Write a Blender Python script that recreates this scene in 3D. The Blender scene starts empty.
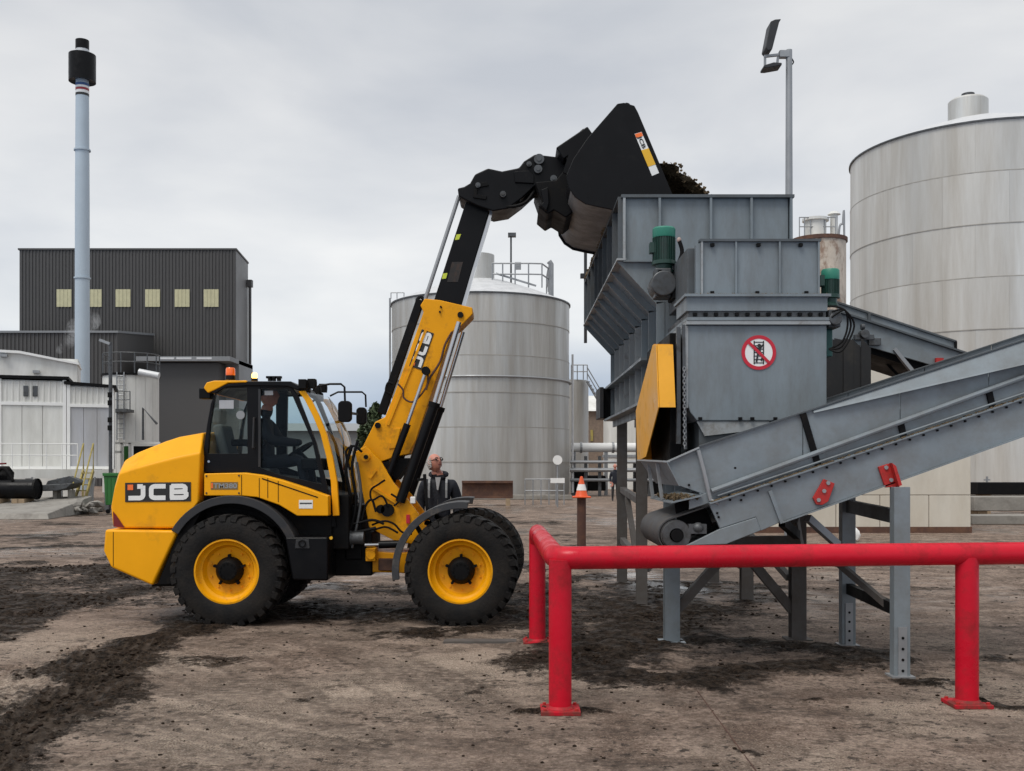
import bpy, bmesh, math, random
import numpy as np
from mathutils import Vector, Matrix, geometry
random.seed(7); rng = np.random.default_rng(7)
R = math.radians
SC = bpy.context.scene; COL = SC.collection

# ---------------------------------------------------------------- camera, sky, sun, exposure
F, CX, HY, CH = 1040.0, 512.0, 466.0, 1.75      # focal length in px, horizon row, eye height
cam = bpy.data.cameras.new('camera'); co = bpy.data.objects.new('camera', cam); COL.objects.link(co)
cam.sensor_fit = 'HORIZONTAL'; cam.sensor_width = 36; cam.lens = F/1024*36
cam.shift_y = (HY-385.5)/1024; cam.clip_end = 6000; cam.clip_start = .05
co.location = (0, 0, CH); co.rotation_euler = (R(90), 0, 0); SC.camera = co
SUN_EL, SUN_AZ = 58, 215       # azimuth clockwise from +Y: from behind the camera, a little left
W = bpy.data.worlds.new('World'); SC.world = W; W.use_nodes = True
def world():
    nt = W.node_tree; nt.nodes.clear(); N = nt.nodes.new; L = nt.links.new
    out = N('ShaderNodeOutputWorld'); sky = N('ShaderNodeTexSky'); sky.sky_type = 'NISHITA'; sky.sun_disc = False
    sky.sun_elevation = R(SUN_EL); sky.sun_rotation = R(SUN_AZ)
    b1 = N('ShaderNodeBackground'); b1.inputs[1].default_value = .1; L(sky.outputs[0], b1.inputs[0])
    tc = N('ShaderNodeTexCoord'); sep = N('ShaderNodeSeparateXYZ'); L(tc.outputs['Generated'], sep.inputs[0])
    mp = N('ShaderNodeMapping'); mp.inputs['Scale'].default_value = (1.6, 1.6, 4.6); L(tc.outputs['Generated'], mp.inputs[0])
    n1 = N('ShaderNodeTexNoise'); n1.inputs['Scale'].default_value = 1.7; n1.inputs['Detail'].default_value = 6; n1.inputs['Roughness'].default_value = .5
    n1.inputs['Distortion'].default_value = .25; L(mp.outputs[0], n1.inputs[0])
    # overcast deck: paler strip low down, blue-grey gap close to the horizon
    r1 = N('ShaderNodeValToRGB'); L(sep.outputs['Z'], r1.inputs[0]); e = r1.color_ramp.elements
    e[0].position = 0; e[0].color = (.38, .46, .60, 1); e[1].position = 1; e[1].color = (1.02, 1.02, 1.03, 1)
    for p, c in ((.04, (.38, .465, .60)), (.075, (.52, .59, .69)), (.125, (.78, .80, .815)), (.20, (.76, .775, .79)), (.33, (.645, .66, .685)), (.5, (.62, .635, .655))):
        q = e.new(p); q.color = (*c, 1)
    r2 = N('ShaderNodeValToRGB'); L(n1.outputs[0], r2.inputs[0]); e = r2.color_ramp.elements
    e[0].position = .34; e[0].color = (.83, .85, .885, 1); e[1].position = .64; e[1].color = (1.14, 1.125, 1.10, 1)
    mx = N('ShaderNodeMix'); mx.data_type = 'RGBA'; mx.blend_type = 'MULTIPLY'; mx.inputs[0].default_value = 1
    L(r1.outputs[0], mx.inputs[6]); L(r2.outputs[0], mx.inputs[7])
    b2 = N('ShaderNodeBackground'); b2.inputs[1].default_value = .84; L(mx.outputs[2], b2.inputs[0])
    ms = N('ShaderNodeMixShader'); ms.inputs[0].default_value = .95
    L(b1.outputs[0], ms.inputs[1]); L(b2.outputs[0], ms.inputs[2]); L(ms.outputs[0], out.inputs[0])
world()
sl = bpy.data.lights.new('sun', 'SUN'); sl.energy = 1.5; sl.angle = R(28); sl.color = (1, .96, .9)
so = bpy.data.objects.new('sun', sl); COL.objects.link(so)
a, e_ = R(SUN_AZ), R(SUN_EL)
so.rotation_euler = Vector((-math.sin(a)*math.cos(e_), -math.cos(a)*math.cos(e_), -math.sin(e_))).to_track_quat('-Z', 'Y').to_euler()
SC.view_settings.view_transform = 'Standard'; SC.view_settings.look = 'None'
SC.view_settings.gamma = 1; SC.view_settings.exposure = .36; SC.view_settings.use_curve_mapping = False

# ---------------------------------------------------------------- helpers
def PX(px, D): return (px-CX)*D/F
def PZ(py, D): return CH-(py-HY)*D/F
def P(px, py, D): return Vector((PX(px, D), D, PZ(py, D)))
def XZ(pts, D): return [(PX(x, D), PZ(y, D)) for x, y in pts]
def G(px, py): D = CH*F/(py-HY); return (PX(px, D), D)
ORI = {}
class MB:
    def __init__(s): s.v = []; s.f = []; s.m = []
    def add(s, vs, fs, mi=0):
        b = len(s.v); s.v += [Vector(v) for v in vs]; s.f += [tuple(i+b for i in f) for f in fs]; s.m += [mi]*len(fs); return s
    def hexa(s, p, mi=0): return s.add(p, [(0,1,2,3),(7,6,5,4),(0,4,5,1),(1,5,6,2),(2,6,7,3),(3,7,4,0)], mi)
    def box(s, x0, x1, y0, y1, z0, z1, mi=0):
        return s.hexa([(x0,y0,z0),(x1,y0,z0),(x1,y1,z0),(x0,y1,z0),(x0,y0,z1),(x1,y0,z1),(x1,y1,z1),(x0,y1,z1)], mi)
    def bar(s, p0, p1, w, h, up=(0,0,1), mi=0):
        p0 = Vector(p0); p1 = Vector(p1); d = (p1-p0).normalized(); up = Vector(up)
        if abs(d.dot(up)) > .98: up = Vector((0,1,0))
        a = d.cross(up).normalized()*w/2; b = a.cross(d).normalized()*h/2
        return s.hexa([p0-a-b, p0+a-b, p0+a+b, p0-a+b, p1-a-b, p1+a-b, p1+a+b, p1-a+b], mi)
    def tube(s, pts, r, n=8, closed=False, mi=0):
        pts = [Vector(p) for p in pts]; k = len(pts); rs = r if isinstance(r, (list, tuple)) else [r]*k
        vs = []; fs = []; a = None
        for i, p in enumerate(pts):
            if closed: d = (pts[(i+1) % k]-pts[i-1])
            else: d = pts[min(i+1, k-1)]-pts[max(i-1, 0)]
            d.normalize()
            if a is None:
                a = d.cross(Vector((0,0,1)) if abs(d.z) < .9 else Vector((1,0,0))).normalized()
            a = (a-d*a.dot(d)).normalized(); b = d.cross(a)
            vs += [p+(a*math.cos(t)+b*math.sin(t))*rs[i] for t in [j*2*math.pi/n for j in range(n)]]
        for i in range(k if closed else k-1):
            i2 = (i+1) % k
            fs += [(i*n+j, i*n+(j+1) % n, i2*n+(j+1) % n, i2*n+j) for j in range(n)]
        if not closed: fs += [tuple(range(n-1,-1,-1)), tuple((k-1)*n+j for j in range(n))]
        return s.add(vs, fs, mi)
    def cyl(s, p0, p1, r, n=12, r1=None, mi=0): return s.tube([p0, p1], [r, r if r1 is None else r1], n, mi=mi)
    def lathe(s, prof, o, axis='Z', n=32, mi=0, a0=0, a1=2*math.pi):
        o = Vector(o); full = abs(a1-a0-2*math.pi) < 1e-6; m = n if full else n+1; vs = []; fs = []; k = len(prof)
        for j in range(m):
            t = a0+(a1-a0)*j/n; c, q = math.cos(t), math.sin(t)
            for r, h in prof:
                vs.append(o+(Vector((r*c, r*q, h)) if axis == 'Z' else Vector((r*c, h, r*q)) if axis == 'Y' else Vector((h, r*c, r*q))))
        for j in range(n):
            j2 = (j+1) % m
            for i in range(k-1): fs.append((j*k+i, j2*k+i, j2*k+i+1, j*k+i+1))
        return s.add(vs, fs, mi)
    def prism(s, pts, y0, y1, holes=(), mi=0):           # pts (x, z) extruded along y
        loops = [list(pts)]+[list(h) for h in holes]; flat = [p for l in loops for p in l]; n = len(flat)
        vs = [(x, y0, z) for x, z in flat]+[(x, y1, z) for x, z in flat]
        if holes: tris = geometry.tessellate_polygon([[Vector((x, z, 0)) for x, z in l] for l in loops]); caps = [tuple(t) for t in tris]
        else: caps = [tuple(range(n))]
        fs = caps+[tuple(i+n for i in reversed(c)) for c in caps]; b = 0
        for l in loops:
            k = len(l); fs += [(b+i, b+(i+1) % k, n+b+(i+1) % k, n+b+i) for i in range(k)]; b += k
        return s.add(vs, fs, mi)
    def prismx(s, pts, x0, x1, mi=0):                    # pts (y, z) extruded along x
        n = len(pts); vs = [(x0, y, z) for y, z in pts]+[(x1, y, z) for y, z in pts]
        return s.add(vs, [tuple(range(n)), tuple(range(2*n-1, n-1, -1))]+[(i, (i+1) % n, n+(i+1) % n, n+i) for i in range(n)], mi)
    def loft(s, secs, mi=0):
        n = len(secs[0]); vs = [p for q in secs for p in q]; fs = []
        for i in range(len(secs)-1): fs += [(i*n+j, i*n+(j+1) % n, (i+1)*n+(j+1) % n, (i+1)*n+j) for j in range(n)]
        fs += [tuple(range(n)), tuple((len(secs)-1)*n+j for j in range(n))]
        return s.add(vs, fs, mi)
    def blob(s, c, r, sub=1, jit=.3, sq=(1,1,1), mi=0):
        bm = bmesh.new(); bmesh.ops.create_icosphere(bm, subdivisions=sub, radius=1); bm.verts.ensure_lookup_table()
        c = Vector(c); vs = [c+Vector((v.co.x*sq[0], v.co.y*sq[1], v.co.z*sq[2]))*r*(1+random.uniform(-jit, jit)) for v in bm.verts]
        s.add(vs, [tuple(v.index for v in f.verts) for f in bm.faces], mi); bm.free(); return s
    def ball(s, c, sx, sy, sz, n=12, mi=0):
        bm = bmesh.new(); bmesh.ops.create_uvsphere(bm, u_segments=n, v_segments=n*2//3, radius=1); bm.verts.ensure_lookup_table()
        s.add([Vector(c)+Vector((v.co.x*sx, v.co.y*sy, v.co.z*sz)) for v in bm.verts], [tuple(v.index for v in f.verts) for f in bm.faces], mi); bm.free(); return s
    def build(s, name, mat, parent=None, bevel=0, smooth=False, label=None, cat=None, group=None, kind=None, angle=35):
        lo = Vector([min(v[i] for v in s.v) for i in range(3)]); hi = Vector([max(v[i] for v in s.v) for i in range(3)])
        c = (lo+hi)/2
        me = bpy.data.meshes.new(name); me.from_pydata([v-c for v in s.v], [], s.f)
        bm = bmesh.new(); bm.from_mesh(me); bmesh.ops.recalc_face_normals(bm, faces=bm.faces)
        bm.to_mesh(me); bm.free()
        mats = mat if isinstance(mat, (list, tuple)) else [mat]
        for m in mats: me.materials.append(m)
        if len(mats) > 1: me.polygons.foreach_set('material_index', s.m)
        if smooth or bevel:
            me.polygons.foreach_set('use_smooth', [True]*len(me.polygons)); me.set_sharp_from_angle(angle=R(angle))
        o = bpy.data.objects.new(name, me); COL.objects.link(o); place(o, c, parent)
        if bevel:
            b = o.modifiers.new('bevel', 'BEVEL'); b.width = bevel; b.segments = 2; b.limit_method = 'ANGLE'; b.angle_limit = R(32); b.harden_normals = True
        tag(o, label, cat, group, kind); return o
def place(o, c, parent):
    c = Vector(c); ORI[o] = c
    if parent is not None: o.parent = parent; o.location = c-ORI[parent]
    else: o.location = c
def tag(o, label=None, cat=None, group=None, kind=None):
    for k, v in (('label', label), ('category', cat), ('group', group), ('kind', kind)):
        if v: o[k] = v
def thing(name, label, cat, loc, group=None):
    o = bpy.data.objects.new(name, None); COL.objects.link(o); place(o, loc, None); tag(o, label, cat, group); return o
def inst(src, name, parent, off=(0,0,0), rot=None, at=None):
    o = bpy.data.objects.new(name, src.data); COL.objects.link(o)
    for m in src.modifiers:
        b = o.modifiers.new(m.name, m.type)
        if m.type == 'BEVEL': b.width = m.width; b.segments = m.segments; b.limit_method = m.limit_method; b.angle_limit = m.angle_limit; b.harden_normals = True
    place(o, Vector(at) if at is not None else ORI[src]+Vector(off), parent)
    if rot: o.rotation_euler = rot
    return o
def arc(c, r, a0, a1, n, axis='Y'):
    return [Vector(c)+Vector((r*math.cos(R(t)), 0, r*math.sin(R(t)))) for t in np.linspace(a0, a1, n)]
def curve(pts, n=8):
    pts = [Vector(p) for p in pts]; q = [pts[0]]+pts+[pts[-1]]; o = []
    for i in range(1, len(q)-2):
        for t in np.linspace(0, 1, n, endpoint=False):
            p0, p1, p2, p3 = q[i-1:i+3]
            o.append(.5*((2*p1)+(p2-p0)*t+(2*p0-5*p1+4*p2-p3)*t*t+(3*p1-p0-3*p2+p3)*t**3))
    return o+[pts[-1]]

# ---------------------------------------------------------------- materials
def mat(name, col, rough=.5, metal=0, var=.12, dirt=None, damt=0., dscale=3., vscale=2.5, bump=0., bscale=60., stretch=(1,1,1), rvar=.15, spec=.5, coat=0, dsharp=.08, ovar=0):
    m = bpy.data.materials.new(name); m.use_nodes = True; nt = m.node_tree; N = nt.nodes.new; L = nt.links.new
    b = nt.nodes['Principled BSDF']; b.inputs['Metallic'].default_value = metal; b.inputs['Specular IOR Level'].default_value = spec
    b.inputs['Coat Weight'].default_value = coat; b.inputs['Coat Roughness'].default_value = .15
    g = N('ShaderNodeNewGeometry'); mp = N('ShaderNodeMapping'); mp.inputs['Scale'].default_value = stretch; L(g.outputs['Position'], mp.inputs[0])
    n = N('ShaderNodeTexNoise'); n.inputs['Scale'].default_value = vscale; n.inputs['Detail'].default_value = 6; n.inputs['Roughness'].default_value = .62; L(mp.outputs[0], n.inputs[0])
    r = N('ShaderNodeValToRGB'); e = r.color_ramp.elements; e[0].position = .28; e[1].position = .72
    e[0].color = (*[c*(1-var) for c in col], 1); e[1].color = (*[min(1, c*(1+var)) for c in col], 1); L(n.outputs[0], r.inputs[0])
    cur = r.outputs[0]
    if ovar:
        oi = N('ShaderNodeObjectInfo'); q = N('ShaderNodeMapRange'); q.inputs['To Min'].default_value = 1-ovar; q.inputs['To Max'].default_value = 1+ovar; L(oi.outputs['Random'], q.inputs[0])
        hs = N('ShaderNodeHueSaturation'); L(q.outputs[0], hs.inputs['Value']); L(cur, hs.inputs['Color']); cur = hs.outputs[0]
    rr = N('ShaderNodeMapRange'); rr.inputs['From Min'].default_value = .3; rr.inputs['From Max'].default_value = .7
    rr.inputs['To Min'].default_value = max(.03, rough-rvar); rr.inputs['To Max'].default_value = min(1, rough+rvar); L(n.outputs[0], rr.inputs[0]); rc = rr.outputs[0]
    if dirt:
        d = N('ShaderNodeTexNoise'); d.inputs['Scale'].default_value = dscale; d.inputs['Detail'].default_value = 9; d.inputs['Roughness'].default_value = .72; L(mp.outputs[0], d.inputs[0])
        k = N('ShaderNodeMapRange'); th = .72-.42*damt; k.inputs['From Min'].default_value = th-dsharp; k.inputs['From Max'].default_value = th+dsharp; k.inputs['To Max'].default_value = min(1, .5+damt*.5); L(d.outputs[0], k.inputs[0])
        x = N('ShaderNodeMix'); x.data_type = 'RGBA'; L(k.outputs[0], x.inputs[0]); L(cur, x.inputs[6]); x.inputs[7].default_value = (*dirt, 1); cur = x.outputs[2]
        y = N('ShaderNodeMix'); L(k.outputs[0], y.inputs[0]); L(rc, y.inputs[2]); y.inputs[3].default_value = .85; rc = y.outputs[0]
    L(cur, b.inputs['Base Color']); L(rc, b.inputs['Roughness'])
    if bump:
        t = N('ShaderNodeTexNoise'); t.inputs['Scale'].default_value = bscale; t.inputs['Detail'].default_value = 5; L(mp.outputs[0], t.inputs[0])
        u = N('ShaderNodeBump'); u.inputs['Strength'].default_value = bump; u.inputs['Distance'].default_value = .02; L(t.outputs[0], u.inputs['Height']); L(u.outputs[0], b.inputs['Normal'])
    return m
MUD = (.055, .042, .032)
M = {}
M['yellow'] = mat('yellow_paint', (.88, .385, .003), .42, 0, .05, (.42, .20, .02), .14, 2.2, spec=.22)
M['yellow_mast'] = mat('yellow_paint_worked', (.82, .35, .003), .45, 0, .07, (.20, .09, .02), .25, 4, spec=.22)
M['rim_yellow'] = mat('rim_yellow', (.84, .37, .003), .45, 0, .06, (.30, .14, .03), .25, 7, spec=.25)
M['black'] = mat('black_paint', (.005, .005, .006), .36, 0, .2, (.016, .014, .012), .16, 5, spec=.16)
M['blackmatt'] = mat('black_matt', (.0045, .0045, .005), .6, 0, .2, (.018, .015, .012), .26, 6, spec=.14)
M['dkgrey'] = mat('fender_plastic', (.028, .029, .032), .5, 0, .15, (.06, .05, .042), .3, 6, spec=.35)
M['ltfender'] = mat('front_fender_plastic', (.036, .038, .041), .45, 0, .12, (.13, .11, .09), .3, 6)
M['rubber'] = mat('tyre_rubber', (.008, .008, .0085), .72, 0, .2, (.034, .028, .023), .36, 6, bump=.3, bscale=40, dsharp=.2, spec=.22)
M['steel'] = mat('bright_rod', (.55, .55, .56), .22, 1, .05)
M['wornsteel'] = mat('worn_steel', (.24, .235, .23), .45, .3, .25, (.07, .058, .05), .34, 3.5, bump=.2, dsharp=.2)
M['white'] = mat('white_print', (.78, .78, .76), .5, 0, .03)
M['orange'] = mat('orange_lens', (.9, .16, .01), .25, 0, .05, coat=.5)
M['hired'] = mat('red_lens', (.16, .008, .006), .25)
M['grey'] = mat('grey_blue_paint', (.185, .218, .24), .38, 0, .10, (.10, .097, .09), .30, 3.2, stretch=(1,1,.3), dsharp=.15)
M['greylt'] = mat('grey_edge_paint', (.30, .32, .33), .45, 0, .10, (.14, .12, .10), .3, 5)
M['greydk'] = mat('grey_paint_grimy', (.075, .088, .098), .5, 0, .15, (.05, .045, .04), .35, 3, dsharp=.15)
M['conv'] = mat('conveyor_grey_paint', (.195, .228, .25), .40, 0, .10, (.115, .105, .092), .30, 3, dsharp=.18)
M['belt'] = mat('rubber_belt', (.05, .05, .052), .65, 0, .2, (.10, .085, .07), .4, 5)
M['curtain'] = mat('rubber_curtain', (.009, .009, .010), .6, 0, .25, (.04, .036, .03), .3, 4)
M['green'] = mat('motor_green', (.012, .045, .034), .42, 0, .12, (.03, .035, .03), .2, 9)
M['greenlt'] = mat('motor_cowl_green', (.025, .20, .135), .45, 0, .08)
M['gunmetal'] = mat('gunmetal', (.09, .095, .10), .45, .5, .2, (.04, .035, .03), .35, 8)
M['legbrown'] = mat('muddy_leg_steel', (.11, .105, .10), .6, 0, .2, (.07, .052, .04), .55, 4, dsharp=.2)
M['red'] = mat('red_barrier_paint', (.56, .005, .022), .36, 0, .10, (.22, .012, .014), .34, 5, dsharp=.10, bump=.10, bscale=18, spec=.28)
M['redmud'] = mat('muddy_red_paint', (.50, .005, .02), .5, 0, .1, (.07, .045, .032), .55, 7, dsharp=.10, spec=.25)
M['redmark'] = mat('red_bracket_paint', (.42, .018, .014), .5, 0, .12, (.12, .03, .02), .3, 14)
M['signred'] = mat('sign_red', (.52, .01, .03), .5, 0, .03)
M['signblack'] = mat('sign_black', (.015, .015, .015), .5, 0, .03)
M['guard'] = mat('guard_yellow', (.78, .36, .014), .42, 0, .07, (.42, .20, .03), .2, 3)
M['mulch'] = mat('mulch', (.12, .086, .052), .95, 0, .65, (.15, .12, .075), .4, 30, vscale=22, bump=1, bscale=40, spec=.1)
M['skin'] = mat('skin', (.55, .24, .18), .5, 0, .08)
M['jacket'] = mat('navy_jacket', (.010, .0125, .021), .85, 0, .25, bump=.3, bscale=30)
M['trouser'] = mat('dark_trousers', (.02, .02, .022), .85, 0, .2)
M['reflect'] = mat('reflective_strip', (.26, .27, .28), .4, 0, .05)
M['shirt'] = mat('grey_shirt', (.3, .3, .31), .8)
M['hair'] = mat('white_hair', (.5, .48, .46), .8)
M['tank'] = mat('stainless_cladding', (.57, .575, .56), .32, .6, .28, (.27, .235, .19), .46, .8, vscale=.55, stretch=(1,1,.07), dsharp=.2, rvar=.1, ovar=.07)
M['tankR'] = mat('pale_tank_steel', (.63, .625, .60), .40, .3, .18, (.33, .29, .235), .44, .7, vscale=.45, stretch=(1,1,.09), dsharp=.2, rvar=.1, ovar=.07)
M['tankseam'] = mat('tank_seam', (.34, .32, .285), .55, .3, .2)
M['tankdome'] = mat('tank_roof', (.58, .59, .60), .5, .2, .1)
M['galv'] = mat('galvanised', (.30, .31, .32), .5, .5, .15)
M['clad'] = mat('charcoal_cladding', (.062, .060, .059), .55, 0, .12, vscale=.15, stretch=(1,1,.2))
M['cladside'] = mat('charcoal_cladding_flat', (.17, .172, .172), .5, 0, .1, vscale=.2)
M['rooflight'] = mat('translucent_panel', (.50, .47, .30), .4, 0, .1, vscale=3)
M['chimney'] = mat('chimney_paint', (.40, .47, .53), .5, 0, .06, vscale=.5)
M['cabin'] = mat('cabin_white', (.70, .70, .67), .55, 0, .08, (.36, .35, .31), .32, .9, stretch=(1,1,.22), dsharp=.2)
M['cabingrey'] = mat('cabin_grey_sheet', (.42, .43, .46), .5, 0, .12, (.28, .26, .22), .3, 1.2, stretch=(1,1,.2), dsharp=.2)
M['block'] = mat('cream_panel', (.60, .565, .49), .6, 0, .07, (.40, .33, .24), .30, .8, stretch=(1,1,.35), dsharp=.22)
M['rustband'] = mat('rust_brown', (.085, .04, .027), .75, 0, .3, (.16, .08, .045), .4, 3)
M['rusttank'] = mat('rust_stained_tank', (.52, .45, .37), .6, 0, .25, (.15, .06, .025), .40, 1.8, stretch=(1,1,.5), dsharp=.06)
M['bluebit'] = mat('blue_band', (.03, .08, .22), .5); M['redbit'] = mat('red_band', (.30, .02, .03), .5)
M['greenbin'] = mat('green_bin', (.02, .13, .022), .5, 0, .1)
M['concrete'] = mat('concrete', (.26, .245, .22), .85, 0, .18, (.13, .115, .10), .35, 1.6, bump=.4, bscale=12)
M['brick'] = mat('far_brick', (.20, .15, .115), .85, 0, .25, vscale=4)
M['conered'] = mat('cone_orange', (.75, .10, .02), .5, 0, .08); M['rustpost'] = mat('rusty_post', (.075, .035, .025), .8, 0, .3, (.13, .06, .035), .4, 6)
M['leaf'] = mat('foliage', (.05, .075, .032), .7, 0, .4, vscale=.7)
M['bark'] = mat('bark', (.08, .06, .045), .9)
M['stairyellow'] = mat('stair_yellow', (.34, .27, .07), .6, 0, .2, (.2, .17, .1), .4, 3)
M['plywood'] = mat('timber', (.30, .22, .14), .8, 0, .2, vscale=5)
M['wallgrey'] = mat('warehouse_grey', (.20, .21, .22), .6, 0, .1, vscale=.4)
M['seat'] = mat('seat_fabric', (.10, .105, .11), .85, 0, .15)
M['labelyellow'] = mat('label_yellow', (.75, .42, .02), .5, 0, .05)
M['limemark'] = mat('lime_marking', (.55, .62, .05), .5, 0, .05)
def glass(name, tint, refl):
    m = bpy.data.materials.new(name); m.use_nodes = True; nt = m.node_tree; nt.nodes.clear(); N = nt.nodes.new; L = nt.links.new
    o = N('ShaderNodeOutputMaterial'); t = N('ShaderNodeBsdfTransparent'); t.inputs[0].default_value = (*tint, 1)
    g = N('ShaderNodeBsdfGlossy'); g.inputs['Roughness'].default_value = .03; g.inputs[0].default_value = (.9, .95, 1, 1)
    f = N('ShaderNodeFresnel'); f.inputs[0].default_value = 1.5; k = N('ShaderNodeMath'); k.operation = 'MULTIPLY'; k.inputs[1].default_value = refl; L(f.outputs[0], k.inputs[0])
    x = N('ShaderNodeMixShader'); L(k.outputs[0], x.inputs[0]); L(t.outputs[0], x.inputs[1]); L(g.outputs[0], x.inputs[2]); L(x.outputs[0], o.inputs[0]); return m
M['glass'] = glass('cab_glass', (.88, .92, .91), .22); M['glassclr'] = glass('windscreen_glass', (.90, .94, .94), .9)
def emit(name, col, s):
    m = bpy.data.materials.new(name); m.use_nodes = True; b = m.node_tree.nodes['Principled BSDF']
    b.inputs['Base Color'].default_value = (*col, 1); b.inputs['Emission Color'].default_value = (*col, 1); b.inputs['Emission Strength'].default_value = s; return m
M['lamp'] = emit('lit_amber_lamp', (1, .62, .12), 4)
def text(body, origin, xdir, ydir, width, height, mt, name, parent, bold=.02):
    cu = bpy.data.curves.new('lettering', 'FONT'); cu.body = body; cu.offset = bold; cu.extrude = 0
    to = bpy.data.objects.new('tmp', cu); COL.objects.link(to); bpy.context.view_layer.update()
    me = bpy.data.meshes.new_from_object(to); bpy.data.objects.remove(to)
    vs = [v.co.copy() for v in me.vertices]; x0 = min(v.x for v in vs); x1 = max(v.x for v in vs); y0 = min(v.y for v in vs); y1 = max(v.y for v in vs)
    xd = Vector(xdir).normalized(); yd = Vector(ydir).normalized(); o = Vector(origin)
    mb = MB(); mb.add([o+xd*((v.x-x0)/(x1-x0)*width)+yd*((v.y-y0)/(y1-y0)*height) for v in vs], [tuple(p.vertices) for p in me.polygons])
    bpy.data.meshes.remove(me); return mb.build(name, mt, parent)
def jcb(o, xd, yd, w, h, nrm, parent, plate=True):
    """black plate with the three white letters and the small orange square; o = lower left corner"""
    o = Vector(o); xd = Vector(xd).normalized(); yd = Vector(yd).normalized(); n = Vector(nrm)
    def Q(u, v, d): return o+xd*(u*w)+yd*(v*h)+n*d
    if plate:
        MB().hexa([Q(0,0,0), Q(1,0,0), Q(1,1,0), Q(0,1,0), Q(0,0,.003), Q(1,0,.003), Q(1,1,.003), Q(0,1,.003)]).build('logo_plate', M['signblack'], parent)
    asp = w/h
    def stroke(paths, th, name='logo_letter'):
        mb = MB(); kk = 0
        for pa in paths:
            for i in range(len(pa)-1):
                a = Vector((pa[i][0]*asp, pa[i][1])); b = Vector((pa[i+1][0]*asp, pa[i+1][1])); d = (b-a).normalized(); q = Vector((-d.y, d.x))*th/2; e = d*th*.18
                c4 = [a-e-q, b+e-q, b+e+q, a-e+q]
                mb.add([Q(c.x/asp, c.y, .0055+.00025*kk) for c in c4], [(0,1,2,3)]); kk += 1
        return mb.build(name, M['white'], parent)
    def ell(cx, cy, rx, ry, a0, a1, k=9): return [(cx+rx*math.cos(R(t)), cy+ry*math.sin(R(t))) for t in np.linspace(a0, a1, k)]
    t = .24
    stroke([[(.275, .80), (.275, .36)]+ell(.225, .36, .05, .16, 0, -90, 5)+[(.065, .20)], [(.20, .80), (.26, .80)]], t)
    stroke([[(.605, .80), (.48, .80)]+ell(.46, .66, .06, .14, 90, 180, 5)+ell(.46, .34, .06, .14, 180, 270, 5)+[(.605, .20)]], t)
    stroke([[(.715, .20), (.715, .80), (.86, .80)]+ell(.87, .655, .05, .145, 90, -90, 6)+[(.74, .50)], [(.74, .50), (.88, .50)]+ell(.88, .355, .055, .155, 90, -90, 6)+[(.70, .20)]], t)
    MB().add([Q(.04, .62, .0085), Q(.125, .62, .0085), Q(.125, .90, .0085), Q(.04, .90, .0085)], [(0,1,2,3)]).build('logo_square', M['orange'], parent)

# ---------------------------------------------------------------- noise on arrays
def vnoise(x, y, seed=0):
    xi = np.floor(x).astype(np.int64); yi = np.floor(y).astype(np.int64); fx = x-xi; fy = y-yi
    fx = fx*fx*(3-2*fx); fy = fy*fy*(3-2*fy)
    def h(a, b):
        n = (a*374761393+b*668265263+seed*974711) & 0xffffffff; n = ((n ^ (n >> 13))*1274126177) & 0xffffffff
        return ((n ^ (n >> 16)) & 0xffff)/65535.
    return (h(xi, yi)*(1-fx)+h(xi+1, yi)*fx)*(1-fy)+(h(xi, yi+1)*(1-fx)+h(xi+1, yi+1)*fx)*fy
def fbm(x, y, o=4, seed=0):
    s = 0; a = .5; t = 0
    for i in range(o): s = s+a*vnoise(x*2**i, y*2**i, seed+i*17); t += a; a *= .55
    return s/t

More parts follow.
